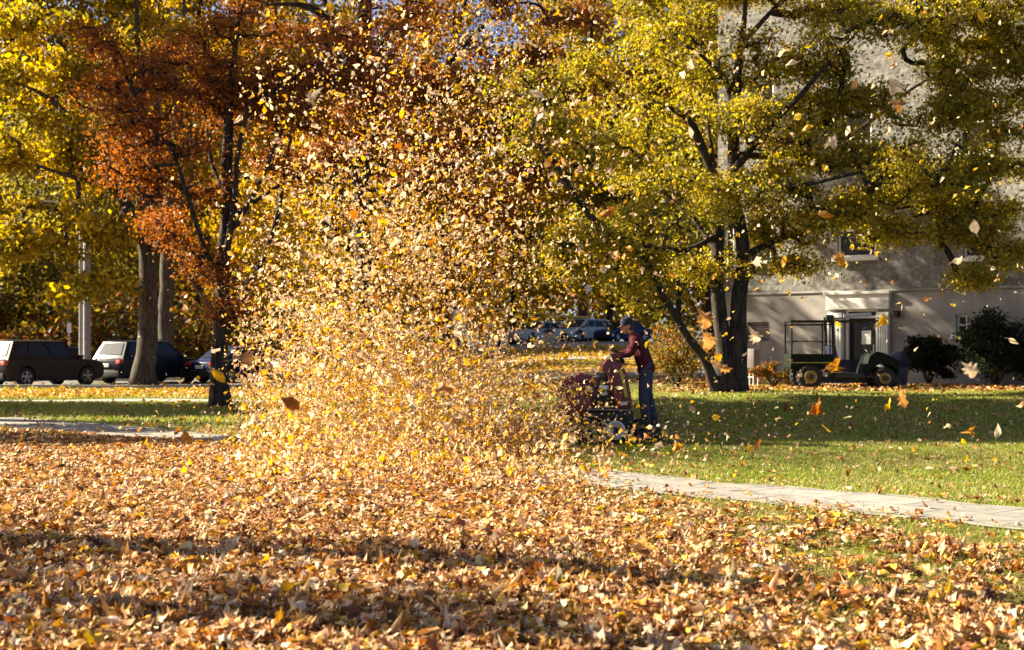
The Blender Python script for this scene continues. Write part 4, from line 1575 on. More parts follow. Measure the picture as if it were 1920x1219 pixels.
    MB().box((hl - .06, 0, gc + .2), (.16, W - .5, .22)).build('front_bumper', M['black'], root, bevel=.03)
    MB().box((-hl + .07, 0, gc + .2), (.2, W - .3, .24)).build('rear_bumper', M['black'], root, bevel=.03)
    MB().box((hl - .02, 0, zb * .68), (.1, W * .5, .16)).build('grille', M['black'], root, bevel=.02)
    MB().box((-hl - .012, 0, zb * .72), (.03, .46, .15)).build('licence_plate', M['plate'], root, bevel=.005)
    MB().box((-hl + .0, 0, gc + .33), (.05, W * .62, .03)).build('chrome_strip', M['steel'], root)
    return root


def put(px, Y):
    p = at(px, 700, Y)
    return (p.x, p.y, gz(p.x, p.y) + .006)


GC = 'cars parked along the road'
car('dark grey brown SUV at the left edge with orange tail light', (-17.8, 53.8, gz(-17.8, 53.8) + .006), R(57), (.03, .022, .021), L=4.6, H=1.76, group=GC)
car('black SUV seen from its rear corner, partly behind the yellow tree trunk', (-14.86, 58.2, gz(-14.86, 58.2) + .006), R(57), (.008, .013, .022), L=4.55, H=1.74, group=GC)
car('dark blue car half hidden by the rust tree trunk', put(455, 59.5), R(52), (.012, .02, .075), L=4.6, H=1.5, kind='sedan', group=GC, rails=False)
car('silver grey car seen only in pieces through the flying leaf cloud', put(590, 60.0), R(50), (.3, .31, .33), L=4.5, H=1.48, kind='sedan', group=GC, rails=False)
car('dark car on the far lane behind the grey SUV', put(120, 66.5), R(184), (.03, .035, .07), L=4.6, H=1.5, kind='sedan', group=GC, rails=False)
GF = 'cars in the far parking area'
car('pale blue silver car with low hood, left of the pair', put(1014, 98.5), R(217), (.42, .48, .52), L=4.8, H=1.5, kind='sedan', group=GF, rails=False)
car('pale silver blue SUV parked right of the low silver car', put(1094, 100.5), R(222), (.45, .52, .56), L=4.5, H=1.62, group=GF)
car('dark blue car almost hidden beside the cap of the man', put(1166, 101), R(222), (.02, .03, .12), L=4.5, H=1.5, kind='sedan', group=GF, rails=False)

# utility vehicle
Y = 39.0
p = at(1571, 700, Y)
uv = empty('utility_vehicle', (p.x, p.y, gz(p.x, p.y) + .002), R(-3), 'dark green utility vehicle with caged cargo bed and yellow wheel rims', 'vehicle')
k_ = FOC / Y


def ux(px):
    return (px - 1571) / k_


def uz(py):
    return EYE + (HY - py) / k_ - gz(p.x, p.y)


hw = .68
m = MB()
bx0, bx1 = ux(1477), ux(1553)
zb0, zb1 = uz(692), uz(664)
m.box(((bx0 + bx1) / 2, 0, zb0 + .03), (bx1 - bx0, 2 * hw, .06))
m.box((bx0 + .025, 0, (zb0 + zb1) / 2), (.05, 2 * hw - .1, zb1 - zb0))
m.box((bx1 - .025, 0, (zb0 + zb1) / 2), (.05, 2 * hw - .1, zb1 - zb0))
for s in (-1, 1):
    m.box(((bx0 + bx1) / 2, s * (hw - .025), (zb0 + zb1) / 2), (bx1 - bx0, .05, zb1 - zb0))
box = m.build('cargo_bed', M['gator'], uv, bevel=.012)
m = MB()
for s in (-1, 1):
    m.box(((bx0 + bx1) / 2, s * (hw + .012), zb0 + .18), (bx1 - bx0 + .02, .02, .022))
m.build('bed_trim', M['stripe'], box)
m = MB()
ct = uz(603)
for s in (-1, 1):
    for xx in (bx0 + .03, bx1 - .06):
        m.cyl((xx, s * (hw - .05), zb0), (xx, s * (hw - .05), ct), .028, n=8)
    m.cyl((bx0, s * (hw - .05), ct), (ux(1640), s * (hw - .05), ct), .026, n=8)
    m.cyl((bx0, s * (hw - .05), ct - .09), (bx1, s * (hw - .05), ct - .09), .016, n=8)
    m.cyl((bx0, s * (hw - .05), (ct + zb1) / 2 - .1), (bx1, s * (hw - .05), (ct + zb1) / 2 - .1), .012, n=8)
m.cyl((bx0 + .03, -hw + .05, ct), (bx0 + .03, hw - .05, ct), .026, n=8)
m.cyl((bx1 - .06, -hw + .05, ct), (bx1 - .06, hw - .05, ct), .026, n=8)
m.cyl((ux(1638), -hw + .05, ct), (ux(1638), hw - .05, ct), .022, n=8)
m.build('cage_rack', M['blackmetal'], uv)
m = MB()
for s in (-1, 1):
    m.cyl((bx1 + .02, -hw + .08, .5 + s * .05), (bx1 + .02, hw - .08, .5 + s * .05), .02, n=8)
    m.tube([(bx1 + .06, s * (hw - .08), .45), (bx1 + .02, s * (hw - .08), ct - .02), (bx1 + .02, s * (hw - .08), uz(594))], .05, 8)
m.build('roll_bar', M['blackmetal'], uv)
m = MB()
m.box((ux(1612), 0, .36), (ux(1660) - ux(1553), 2 * hw - .1, .12))
m.box((ux(1612), 0, .24), (ux(1640) - ux(1500), .5, .16))
m.build('chassis', M['black'], uv, bevel=.02)
m = MB()
m.box((ux(1576), 0, .62), (.42, 1.1, .34)).box((ux(1559), 0, .98), (.12, 1.1, .42), Matrix.Rotation(-.15, 3, 'Y'))
m.build('seat', M['navy'], uv, bevel=.04)
m = MB()
hp = [(ux(1612), .3), (ux(1614), .52), (ux(1622), .9), (ux(1634), 1.02), (ux(1648), .98), (ux(1672), .8), (ux(1676), .62), (ux(1672), .42)]
hp += [(ux(1648) + .37 * math.cos(a), .33 + .37 * math.sin(a)) for a in np.linspace(.25, math.pi - .25, 9)]
m.prism(hp, -hw + .04, hw - .04)
m.build('hood', M['gator'], uv, bevel=.02)
m = MB()
m.tube([(ux(1628), -.28, .95), (ux(1618), -.28, 1.12)], .02, 8)
ring = [(ux(1617) + .05 * math.sin(a) * 0 - .09 * math.cos(a), -.28 + .18 * math.sin(a), 1.13 + .12 * math.cos(a)) for a in np.linspace(0, 2 * math.pi, 17)]
m.tube(ring, .014, 6, caps=False)
m.build('steering_wheel', M['black'], uv)
for s in (-1, 1):
    MB().box((ux(1673), s * .4, .68), (.06, .2, .1)).build('headlight', M['clear_light'], uv, bevel=.02)
for cx_, rr, w_ in ((ux(1512), .335, .16), (ux(1648), .295, .12)):
    for s in (-1, 1):
        y = s * (hw - .05)
        tm = MB().lathe([(rr * .5, -w_), (rr * .9, -w_), (rr, -w_ * .6), (rr, w_ * .6), (rr * .9, w_), (rr * .5, w_)], (cx_, y, rr), 'y', 26)
        for k in range(18):
            a = k * 2 * math.pi / 18
            tm.box((cx_ + math.cos(a) * rr, y, rr + math.sin(a) * rr), (.03, w_ * 1.7, .05), Matrix.Rotation(-a, 3, 'Y'))
        t = tm.build('wheel', M['rubber'], uv, sharp=50)
        MB().lathe([(rr * .52, s * -.03), (rr * .52, s * .04), (rr * .42, s * .05), (rr * .3, s * .02), (rr * .14, s * .02), (rr * .12, s * .07), (rr * .05, s * .07)], (cx_, y + s * w_, rr), 'y', 24).build('rim', M['yellowrim'], t)
        MB().lathe([(rr * .03, 0), (rr * .24, 0), (rr * .24, s * .085), (rr * .12, s * .1), (rr * .03, s * .1)], (cx_, y + s * w_, rr), 'y', 18).build('hub', M['black'], t)
q = Vector((ux(1590), -hw + .1, ct + .05))
tool = empty('pole_tool', uv.matrix_basis @ q, R(-3), 'pale blue grey tool lying on the rack of the utility vehicle', 'tool')
m = MB()
m.tube([(ux(1553) - q.x, 0, 0), (ux(1608) - q.x, 0, .10)], .022, 8)
m.build('shaft', M['greyplastic'], tool)
m = MB()
m.box((ux(1600) - q.x, 0, .1), (ux(1626) - ux(1575), .05, .11), Matrix.Rotation(-.07, 3, 'Y'))
m.build('blade', M['paleblue'], tool, bevel=.01)
MB().box((ux(1549) - q.x, 0, .04), (.2, .16, .16)).build('motor_head', M['black'], tool, bevel=.03)

# dark blue lidded bin by the vehicle
Y = 39.6
p = at(1686, 700, Y)
bn = empty('lidded_bin', (p.x, p.y, gz(p.x, p.y)), R(-20), 'navy blue domed lid bin standing before the utility vehicle', 'bin')
m = MB()
m.loft([[(-.2, -.22, .06), (.2, -.22, .06), (.2, .22, .06), (-.2, .22, .06)], [(-.25, -.27, .56), (.25, -.27, .56), (.25, .27, .56), (-.25, .27, .56)]])
m.build('body', M['greyplastic'], bn, bevel=.03)
m = MB()
lp = [(-.29, .57), (.29, .57), (.29, .62)] + [(.27 * math.cos(a) - .02, .66 + .36 * math.sin(a)) for a in np.linspace(.1, math.pi - .1, 9)] + [(-.29, .62)]
m.prism(lp, -.3, .3)
m.build('lid', M['navy'], bn, bevel=.03)
m = MB()
for s in (-1, 1):
    m.lathe([(.02, -.03), (.1, -.03), (.1, .03), (.02, .03)], (-.2, s * .22, .1), 'y', 16)
m.build('wheel', M['rubber'], bn)

# ------------------------------------------------------------------ poles, signs and the far street furniture
GP = 'grey poles by the far kerb'


def pole(label, px, Y, top, wpx, arm=False):
    b = ground_at(px, Y)
    root = empty('utility_pole', b, 0, label, 'pole', GP)
    r = wpx / FOC * Y / 2
    h = EYE + (HY - top) / FOC * Y - b.z
    MB().tube([(0, 0, -.3), (0, 0, h * .5), (0, 0, h)], [r, r * .92, r * .8], 12).build('shaft', M['pole'], root)
    m = MB()
    m.box((r * .6, -r, 1.9), (.1, .05, 1.2))
    m.build('cable_guard', M['acgrey'], root)
    if arm:
        m = MB()
        m.box((0, -.1, h - .6), (2.2, .1, .12))
        for xx in (-.95, -.45, .45, .95):
            m.cyl((xx, -.1, h - .54), (xx, -.1, h - .36), .04, n=8)
        m.build('cross_arm', M['pole'], root)


pole('thick grey utility pole, right one of the pair behind the SUV', 163, 61.8, 250, 15, True)
pole('thin grey pole, left one of the pair behind the SUV', 151.5, 62.3, 330, 7.5)


def sign(label, px, Y, top, w, h, round_=False, group=None, z_low=0):
    b = ground_at(px, Y)
    root = empty('street_sign', b, 0, label, 'sign', group)
    k = FOC / Y
    zt = EYE + (HY - top) / k - b.z
    MB().cyl((0, .02, -.2), (0, .02, zt), .03, n=8).build('post', M['pole'], root)
    m = MB()
    if round_:
        m.lathe([(.02, -.012), (w / k / 2, -.012), (w / k / 2, .012), (.02, .012)], (0, -.03, zt - w / k / 2), 'y', 24)
    else:
        m.box((0, -.03, zt - h / k / 2), (w / k, .025, h / k))
    m.build('panel', M['signwhite'], root, bevel=.004)


sign('small white sign on a thin post behind the grey SUV', 130, 61.2, 606, 8, 18)
sign('round white sign on a tall post above the far silver cars', 1103, 87.2, 534, 14, 14, True)
sign('pale upright board seen through the flying leaves', 862, 87.3, 580, 24, 56)

Y = 86.4
b = ground_at(1028, Y)
tb = empty('litter_bin', b, 0, 'tan round litter bin before the far silver cars', 'bin')
MB().lathe([(.27, 0), (.3, .05), (.32, .82), (.3, .86), (.22, .86)], (0, 0, 0), 'z', 20).build('body', M['tan'], tb)
MB().lathe([(.33, .85), (.34, .9), (.24, 1.04), (.1, 1.1), (.02, 1.1)], (0, 0, 0), 'z', 20).build('lid', M['black'], tb)
b = ground_at(936, 84.5)
hy = empty('fire_hydrant', b, 0, 'dark squat hydrant on the pale kerb left of the bin', 'hydrant')
MB().lathe([(.2, 0), (.2, .06), (.13, .1), (.13, .5), (.17, .52), (.17, .56), (.12, .66), (.04, .74), (.02, .78)], (0, 0, 0), 'z', 16).build('body', M['navy'], hy)
m = MB()
m.cyl((-.22, 0, .42), (.22, 0, .42), .05, n=10).cyl((0, -.2, .36), (0, 0, .36), .07, n=10)
m.build('outlet', M['navy'], hy)
tp = MB()
pts = smooth_path([at(862, 576, 87.2), at(925, 579, 87.15), at(978, 583, 87.1), at(1050, 592, 87.1), at(1103, 595, 87.1)], 6)
secs = [[q + Vector((0, -.003, -.06)), q + Vector((0, .003, -.06)), q + Vector((0, .003, .06)), q + Vector((0, -.003, .06))] for q in pts]
tp.loft(secs)
tag(tp.build('barrier_tape', M['tape']), label='long yellow tape stretched between two posts before the far silver cars', cat='tape')
# ------------------------------------------------------------------ the leaf blowing machine
Y = 22.4
MX = (1150 - CX) / FOC * Y
mach = empty('leaf_blower_machine', (MX, Y, gz(MX, Y)), 0, 'maroon stand-on leaf blowing machine half hidden in flying leaves', 'machine')
mk = FOC / (Y - .4)


def mx(px):
    return (px - CX) / mk - MX


def mz(py):
    return EYE + (HY - py) / mk - gz(MX, Y)


m = MB()
m.box((mx(1143), 0, .44), (mx(1190) - mx(1098), .72, .14))
m.box((mx(1150), 0, .3), (mx(1180) - mx(1120), .5, .2))
m.build('chassis', M['chassis'], mach, bevel=.02)
m = MB()
m.box((mx(1142), 0, mz(769)), (mx(1182) - mx(1100), .8, .03), Matrix.Rotation(.02, 3, 'Y'))
m.build('deck', M['greyplate'], mach, bevel=.008)
# control tower: slanted panel with a rounded head
tp_ = [(mx(1159), mz(768)), (mx(1148), mz(735)), (mx(1140), mz(700)), (mx(1131), mz(694)), (mx(1131), mz(684)), (mx(1140), mz(674)), (mx(1152), mz(671)), (mx(1166), mz(681)), (mx(1176), mz(700)), (mx(1184), mz(738)), (mx(1186), mz(768))]
m = MB().prism(tp_, -.3, .3)
tw = m.build('control_tower', M['maroon'], mach, bevel=.02)
m = MB()
for y in (-.303, .303):
    m.prism([(mx(1161), mz(693)), (mx(1166), mz(690)), (mx(1172), mz(712)), (mx(1178), mz(744)), (mx(1173), mz(746)), (mx(1167), mz(716))], y - .003, y + .003)
m.build('stripe', M['stripe'], tw, smooth=False)
m = MB()
m.box((mx(1162), 0, mz(666)), (.34, .56, .09), Matrix.Rotation(-.2, 3, 'Y'))
m.build('console', M['maroon'], mach, bevel=.02)
m = MB()
for y in (-.26, .26):
    m.tube([(mx(1172), y, mz(680)), (mx(1163), y, mz(662)), (mx(1150), y * .9, mz(656))], .017, 8)
m.tube([(mx(1150), -.24, mz(656)), (mx(1150), .24, mz(656))], .02, 8)
m.tube([(mx(1176), -.3, mz(684)), (mx(1158), -.3, mz(676)), (mx(1158), .3, mz(676)), (mx(1176), .3, mz(684))], .016, 8)
m.build('handlebar', M['blackmetal'], mach)
# engine
m = MB()
m.box((mx(1131), 0, mz(742)), (.38, .42, .34))
m.lathe([(.1, 0), (.19, .0), (.2, .06), (.2, .14), (.14, .2), (.04, .2)], (mx(1131), 0, mz(724)), 'z', 20)
m.cyl((mx(1119), -.26, mz(748)), (mx(1119), -.05, mz(748)), .07, n=14)
eng = m.build('engine', M['black'], mach, bevel=.012)
m = MB()
m.box((mx(1134), -.215, mz(728)), (.16, .03, .08))
m.cyl((mx(1128), -.24, mz(742)), (mx(1140), -.24, mz(738)), .045, n=12)
m.build('muffler', M['steel'], eng, bevel=.006)
# blower housing: a volute with a flared outlet to the front
m = MB()
vol = []
for a in np.linspace(-.4, 5.2, 30):
    r_ = .34 + .018 * a
    vol.append((mx(1092) + r_ * math.cos(a), mz(745) + r_ * math.sin(a)))
m.prism(vol, -.2, .14)
m.lathe([(.2, -.03), (.24, -.03), (.26, .03), (.2, .03)], (mx(1092), -.215, mz(745)), 'y', 24)
hs = m.build('blower_housing', M['maroon'], mach, bevel=.02)
m = MB()
m.loft([[(mx(1078), -.17, .12), (mx(1078), .11, .12), (mx(1078), .11, .5), (mx(1078), -.17, .5)],
        [(mx(1046), -.22, .1), (mx(1046), .16, .1), (mx(1046), .16, .56), (mx(1046), -.22, .56)]])
m.build('outlet_chute', M['black'], hs, bevel=.01)
m = MB()
for k in range(9):
    a = k * 2 * math.pi / 9
    m.box((mx(1092) + .1 * math.cos(a), -.21, mz(745) + .1 * math.sin(a)), (.17, .02, .02), Matrix.Rotation(-a, 3, 'Y'))
m.build('intake_grille', M['blackmetal'], hs)
m = MB()
m.tube([(mx(1138), -.2, mz(742)), (mx(1146), -.33, mz(730)), (mx(1150), -.33, mz(705)), (mx(1150), -.31, mz(690))], .014, 6)
m.tube([(mx(1128), -.2, mz(748)), (mx(1116), -.3, mz(752)), (mx(1108), -.26, mz(764))], .018, 6)
m.build('hose', M['black'], mach)
MB().box((mx(1171), -.308, mz(757)), (.1, .008, .05)).build('decal', M['signwhite'], tw)
MB().lathe([(.02, 0), (.12, 0), (.13, .03), (.13, .1), (.1, .14), (.03, .15)], (mx(1122), .08, mz(722)), 'z', 18).build('air_filter', M['blackmetal'], eng)
MB().lathe([(.02, -.1), (.09, -.1), (.1, -.08), (.1, .08), (.09, .1), (.02, .1)], (mx(1142), .2, mz(716)), 'x', 16).build('fuel_tank', M['greyplate'], mach)
# wheels
for s in (-1, 1):
    y = s * .42
    rr = .235
    tm = MB().lathe([(rr * .55, -.1), (rr * .88, -.1), (rr, -.06), (rr, .06), (rr * .88, .1), (rr * .55, .1)], (mx(1153), y, rr), 'y', 30)
    for k in range(22):
        a = k * 2 * math.pi / 22
        tm.box((mx(1153) + math.cos(a) * rr, y, rr + math.sin(a) * rr), (.02, .16, .03), Matrix.Rotation(-a, 3, 'Y'))
    t = tm.build('drive_wheel', M['rubber'], mach, sharp=50)
    rm = MB().lathe([(rr * .62, s * -.02), (rr * .64, s * .02), (rr * .52, s * .03), (rr * .36, s * .01), (.03, s * .01)], (mx(1153), y + s * .1, rr), 'y', 30)
    rm.build('rim', M['rim_pale'], t)
    MB().box((mx(1155), y + s * .115, rr), (.09, .06, .1)).build('hub', M['black'], t, bevel=.01)
    cxx = mx(1096)
    m = MB().lathe([(.04, -.05), (.11, -.05), (.13, -.03), (.13, .03), (.11, .05), (.04, .05)], (cxx, s * .34, .13), 'y', 22)
    cw = m.build('caster_wheel', M['rubber'], mach)
    m = MB().box((cxx, s * .34 - .07, .2), (.04, .012, .22)).box((cxx, s * .34 + .07, .2), (.04, .012, .22)).box((cxx, s * .34, .315), (.06, .16, .03)).cyl((cxx, s * .34, .32), (cxx, s * .34, .46), .02)
    m.build('fork', M['chassis'], cw)
m = MB()
m.box((mx(1224), 0, mz(801) - .0), (mx(1251) - mx(1196), .62, .03), Matrix.Rotation(-.03, 3, 'Y'))
pf = m.build('platform', M['greyplate'], mach, bevel=.006)
PLZ = mz(801) + .018
m = MB()
m.box((mx(1220), 0, .14), (mx(1244) - mx(1192), .52, .16))
m.box((mx(1190), 0, .25), (.12, .5, .12))
m.build('platform_box', M['chassis'], mach, bevel=.02)

# ------------------------------------------------------------------ the man on the platform


def skin_mesh(chains, root_pt):
    """chains: lists of (point, radius); points that coincide are welded; grown with a Skin modifier."""
    vs, rad, es = [], [], []

    def vid(p, r):
        for i, q in enumerate(vs):
            if (Vector(q) - Vector(p)).length < 1e-4:
                return i
        vs.append(tuple(p))
        rad.append(r if hasattr(r, '__len__') else (r, r))
        return len(vs) - 1
    for ch in chains:
        ids = [vid(p, r) for p, r in ch]
        es += list(zip(ids[:-1], ids[1:]))
    me = bpy.data.meshes.new('figure_skeleton')
    me.from_pydata(vs, es, [])
    o = bpy.data.objects.new('figure_skeleton', me)
    col.objects.link(o)
    o.modifiers.new('Skin', 'SKIN').use_smooth_shade = True
    sv = me.skin_vertices[0].data if len(me.skin_vertices) else None
    ri = min(range(len(vs)), key=lambda i: (Vector(vs[i]) - Vector(root_pt)).length)
    for i in range(len(vs)):
        sv[i].radius = rad[i]
        sv[i].use_root = (i == ri)
    sub = o.modifiers.new('Subdivision', 'SUBSURF')
    sub.levels = sub.render_levels = 2
    dg = bpy.context.evaluated_depsgraph_get()
    out = bpy.data.meshes.new_from_object(o.evaluated_get(dg))
    v = [tuple(q.co) for q in out.vertices]
    f = [tuple(q.vertices) for q in out.polygons]
    bpy.data.objects.remove(o)
    return v, f


def fuse(name, pieces, mat, parent, voxel, smooth=4):
    """Melts overlapping pieces into one continuous surface."""
    mb = MB()
    for v, f in pieces:
        mb.add(v, f)
    o = mb.build('figure_pieces', mat)
    md = o.modifiers.new('Remesh', 'REMESH')
    md.mode = 'VOXEL'
    md.voxel_size = voxel
    if smooth:
        sm = o.modifiers.new('Smooth', 'SMOOTH')
        sm.iterations = smooth
        sm.factor = .5
    dg = bpy.context.evaluated_depsgraph_get()
    me = bpy.data.meshes.new_from_object(o.evaluated_get(dg))
    me.name = name
    bpy.data.objects.remove(o)
    bm = bmesh.new()
    bm.from_mesh(me)
    left = set(bm.verts)
    isl = []
    while left:
        st = [left.pop()]
        comp = list(st)
        while st:
            v = st.pop()
            for e in v.link_edges:
                u = e.other_vert(v)
                if u in left:
                    left.discard(u)
                    st.append(u)
                    comp.append(u)
        isl.append(comp)
    isl.sort(key=len, reverse=True)
    print('islands', name, [len(c) for c in isl[:6]])
    for c in isl[1:]:
        bmesh.ops.delete(bm, geom=c, context='VERTS')
    bm.to_mesh(me)
    bm.free()
    me.polygons.foreach_set('use_smooth', [True] * len(me.polygons))
    if not me.materials:
        me.materials.append(mat)
    return link(name, me, None, parent)


PXW = MX + mx(1214)
man = empty('person', (PXW, Y - .02, gz(MX, Y) + PLZ), 0, 'man in maroon sweatshirt, jeans and navy cap standing on the blowing machine', 'person')
# joints, the man looks towards -x
pel, wai, che, nek = (0.02, 0, .93), (-.03, 0, 1.09), (-.12, 0, 1.28), (-.205, 0, 1.43)
hd = Vector((-.275, -.005, 1.555))
leg = {s: [(0.02, s * .09, .87), (-.01 + (-.03 if s < 0 else .05), s * .1, .48), (.04 + (.11 if s > 0 else -.03), s * .115, .1)] for s in (-1, 1)}
sh = {s: (-.15, s * .19, 1.36) for s in (-1, 1)}
el = {s: (-.24, s * .25, 1.11) for s in (-1, 1)}
wr_ = {s: (-.45, s * .21, 1.085) for s in (-1, 1)}
ch = [[(pel, (.15, .11)), (wai, (.14, .105)), (che, (.165, .12)), (nek, .058), (tuple(hd + Vector((.03, 0, -.07))), .055)]]
for s in (-1, 1):
    a, k, f = leg[s]
    ch.append([(pel, (.15, .11)), (a, .09), (k, .058), (f, .042), ((f[0] - .1, f[1] + s * .01, .045), .038), ((f[0] - .19, f[1] + s * .02, .03), .028)])
    ch.append([(che, (.165, .12)), (sh[s], .066), (el[s], .047), (wr_[s], .03)])
body_p = [skin_mesh(ch, pel)]
m = MB()
hr = Matrix.Rotation(R(-20), 3, 'Y')
m.ball(hd, (.096, .076, .118), 24, 16, hr)
m.ball(hd + Vector((-.03, 0, -.06)), (.068, .056, .066), 18, 12, hr)          # jaw
m.ball(hd + Vector((-.108, 0, -.025)), (.022, .014, .026), 12, 8)              # nose
m.ball(hd + Vector((-.094, 0, -.072)), (.016, .026, .010), 12, 8)              # mouth
m.ball(hd + Vector((-.09, 0, -.105)), (.022, .024, .018), 12, 8)               # chin
m.ball(hd + Vector((-.092, 0, .015)), (.018, .05, .012), 12, 8)                # brow
for s in (-1, 1):
    m.ball(hd + Vector((.008, s * .078, -.015)), (.024, .012, .034), 12, 8)    # ears
    # hand closed on the bar: palm, four fingers and a thumb
    w0 = Vector(wr_[s])
    hp_ = w0 + Vector((-.06, -s * .01, -.012))
    m.ball(hp_, (.048, .022, .040), 14, 10)
    m.tube([w0, hp_], [.029, .03], 10)
    for j in range(4):
        ln = (.9, 1.0, .95, .78)[j]
        zz = .030 - .02 * j
        b0 = hp_ + Vector((-.03, 0, zz))
        m.tube([b0, b0 + Vector((-.034 * ln, -s * .006, -.002)), b0 + Vector((-.052 * ln, -s * .02, -.012)), b0 + Vector((-.046 * ln, -s * .04, -.022)), b0 + Vector((-.028 * ln, -s * .044, -.024))], [.0105, .010, .0095, .009, .008], 8)
    b0 = hp_ + Vector((.012, -s * .012, .026))
    m.tube([b0, b0 + Vector((-.02, -s * .022, .018)), b0 + Vector((-.045, -s * .035, .012))], [.012, .011, .009], 8)
body_p.append((m.v, m.f))
fuse('body', body_p, M['skin'], man, .0065, 2)
m = MB()
for s in (-1, 1):
    m.ball(hd + Vector((-.087, s * .03, -.004)), (.009, .012, .008), 10, 8)
m.build('eyes', M['black'], man)
# clothes follow the body
tor = [[((.025, 0, .78), (.2, .16)), ((.015, 0, .9), (.2, .16)), (wai, (.18, .145)), (che, (.205, .155)), ((-.19, 0, 1.40), .09)]]
for s in (-1, 1):
    w0 = Vector(wr_[s])
    e0 = Vector(el[s])
    tor.append([(che, (.205, .155)), (sh[s], .088), (el[s], .068), (tuple(e0.lerp(w0, .9)), .046)])
m = MB().tube([(-.18, 0, 1.39), (-.215, 0, 1.445)], [.085, .072], 18)
fuse('sweatshirt', [skin_mesh(tor, wai), (m.v, m.f)], M['jacket'], man, .011, 5)
jn = [[((-.01, 0, 1.05), (.16, .13)), (pel, (.17, .135))]]
for s in (-1, 1):
    a, k, f = leg[s]
    jn.append([(pel, (.17, .135)), (a, .122), ((k[0] * .5 + a[0] * .5, (k[1] + a[1]) / 2, (k[2] + a[2]) / 2), .108), (k, .09), ((k[0] * .4 + f[0] * .6, f[1], k[2] * .4 + f[2] * .6), .084), ((f[0], f[1], .075), .08)])
fuse('jeans', [skin_mesh(jn, pel)], M['jeans'], man, .010, 4)
for s in (-1, 1):
    f = leg[s][2]
    m = MB()
    m.ball((f[0] - .07, f[1] + s * .008, .052), (.15, .052, .052), 18, 10)
    m.ball((f[0] + .01, f[1], .085), (.06, .05, .075), 14, 10)
    m.box((f[0] - .07, f[1] + s * .008, .012), (.28, .09, .022))
    fuse('boot', [(m.v, m.f)], M['boot'], man, .008, 3)
m = MB()
capv = []
prof = [(.104, .0), (.107, .03), (.102, .065), (.085, .1), (.055, .122), (.02, .13)]
m.lathe(prof, (0, 0, 0), 'z', 24)
bill = [(-.06, -.07), (-.13, -.06), (-.165, -.03), (-.172, 0), (-.165, .03), (-.13, .06), (-.06, .07)]
m.prism([(x, y) for x, y in bill], .0, .012, 'xy')
mat_c = Matrix.Translation(hd + Vector((.0, 0, .018))) @ hr.to_4x4() @ Matrix.Diagonal((1, .84, 1, 1))
m.v = [tuple(mat_c @ Vector(q)) for q in m.v]
m.build('cap', M['cap'], man, bevel=.004)
m = MB()
m.ball(hd + Vector((.022, 0, -.01)), (.083, .079, .09), 18, 12, hr)
m.build('hair', M['hair'], man)

# ------------------------------------------------------------------ leaves in the air
COMP = [(760, 730, 175, 80, .24), (860, 800, 150, 50, .12), (620, 640, 120, 90, .15), (780, 470, 180, 110, .12), (820, 270, 210, 130, .06), (560, 790, 80, 50, .06), (960, 700, 80, 70, .03), (640, 400, 120, 120, .04), (1040, 800, 45, 40, .02), (740, 845, 190, 30, .1), (800, 130, 230, 120, .03)]
NF = 40000
wts = np.array([c[4] for c in COMP])
ci = rng.choice(len(COMP), NF, p=wts / wts.sum())
cp = np.array(COMP)[ci]
tail = np.exp(.38 * rng.standard_normal(NF))
fx_ = cp[:, 0] + rng.standard_normal(NF) * cp[:, 2] * tail
fy_ = cp[:, 1] + rng.standard_normal(NF) * cp[:, 3] * tail
fY = 21.6 + rng.standard_normal(NF) * 1.5 + (fx_ < 700) * rng.random(NF) * 1.5
fs_ = np.clip(rng.lognormal(math.log(.053), .45, NF), .018, .16)
NT = 9000
ft_x = 730 + rng.standard_normal(NT) * 190
ft_y = 770 + rng.standard_normal(NT) * 75
fx_ = np.concatenate([fx_, ft_x])
fy_ = np.concatenate([fy_, ft_y])
fY = np.concatenate([fY, 21.4 + rng.standard_normal(NT) * 1.5])
fs_ = np.concatenate([fs_, rng.uniform(.02, .05, NT)])
NF += NT
NS = 1100
sx_ = rng.uniform(380, 1960, NS)
sy_ = rng.uniform(-30, 860, NS)
sY = np.where(rng.random(NS) < .85, rng.uniform(16, 26, NS), rng.uniform(10, 16, NS))
kp = (rng.random(NS) < np.where(sx_ > 1250, .62, .75)) & ~((sx_ < 560) & (rng.random(NS) < .6))
sx_, sy_, sY = sx_[kp], sy_[kp], sY[kp]
ss_ = np.clip(rng.lognormal(math.log(.075), .3, len(sx_)), .035, .13)
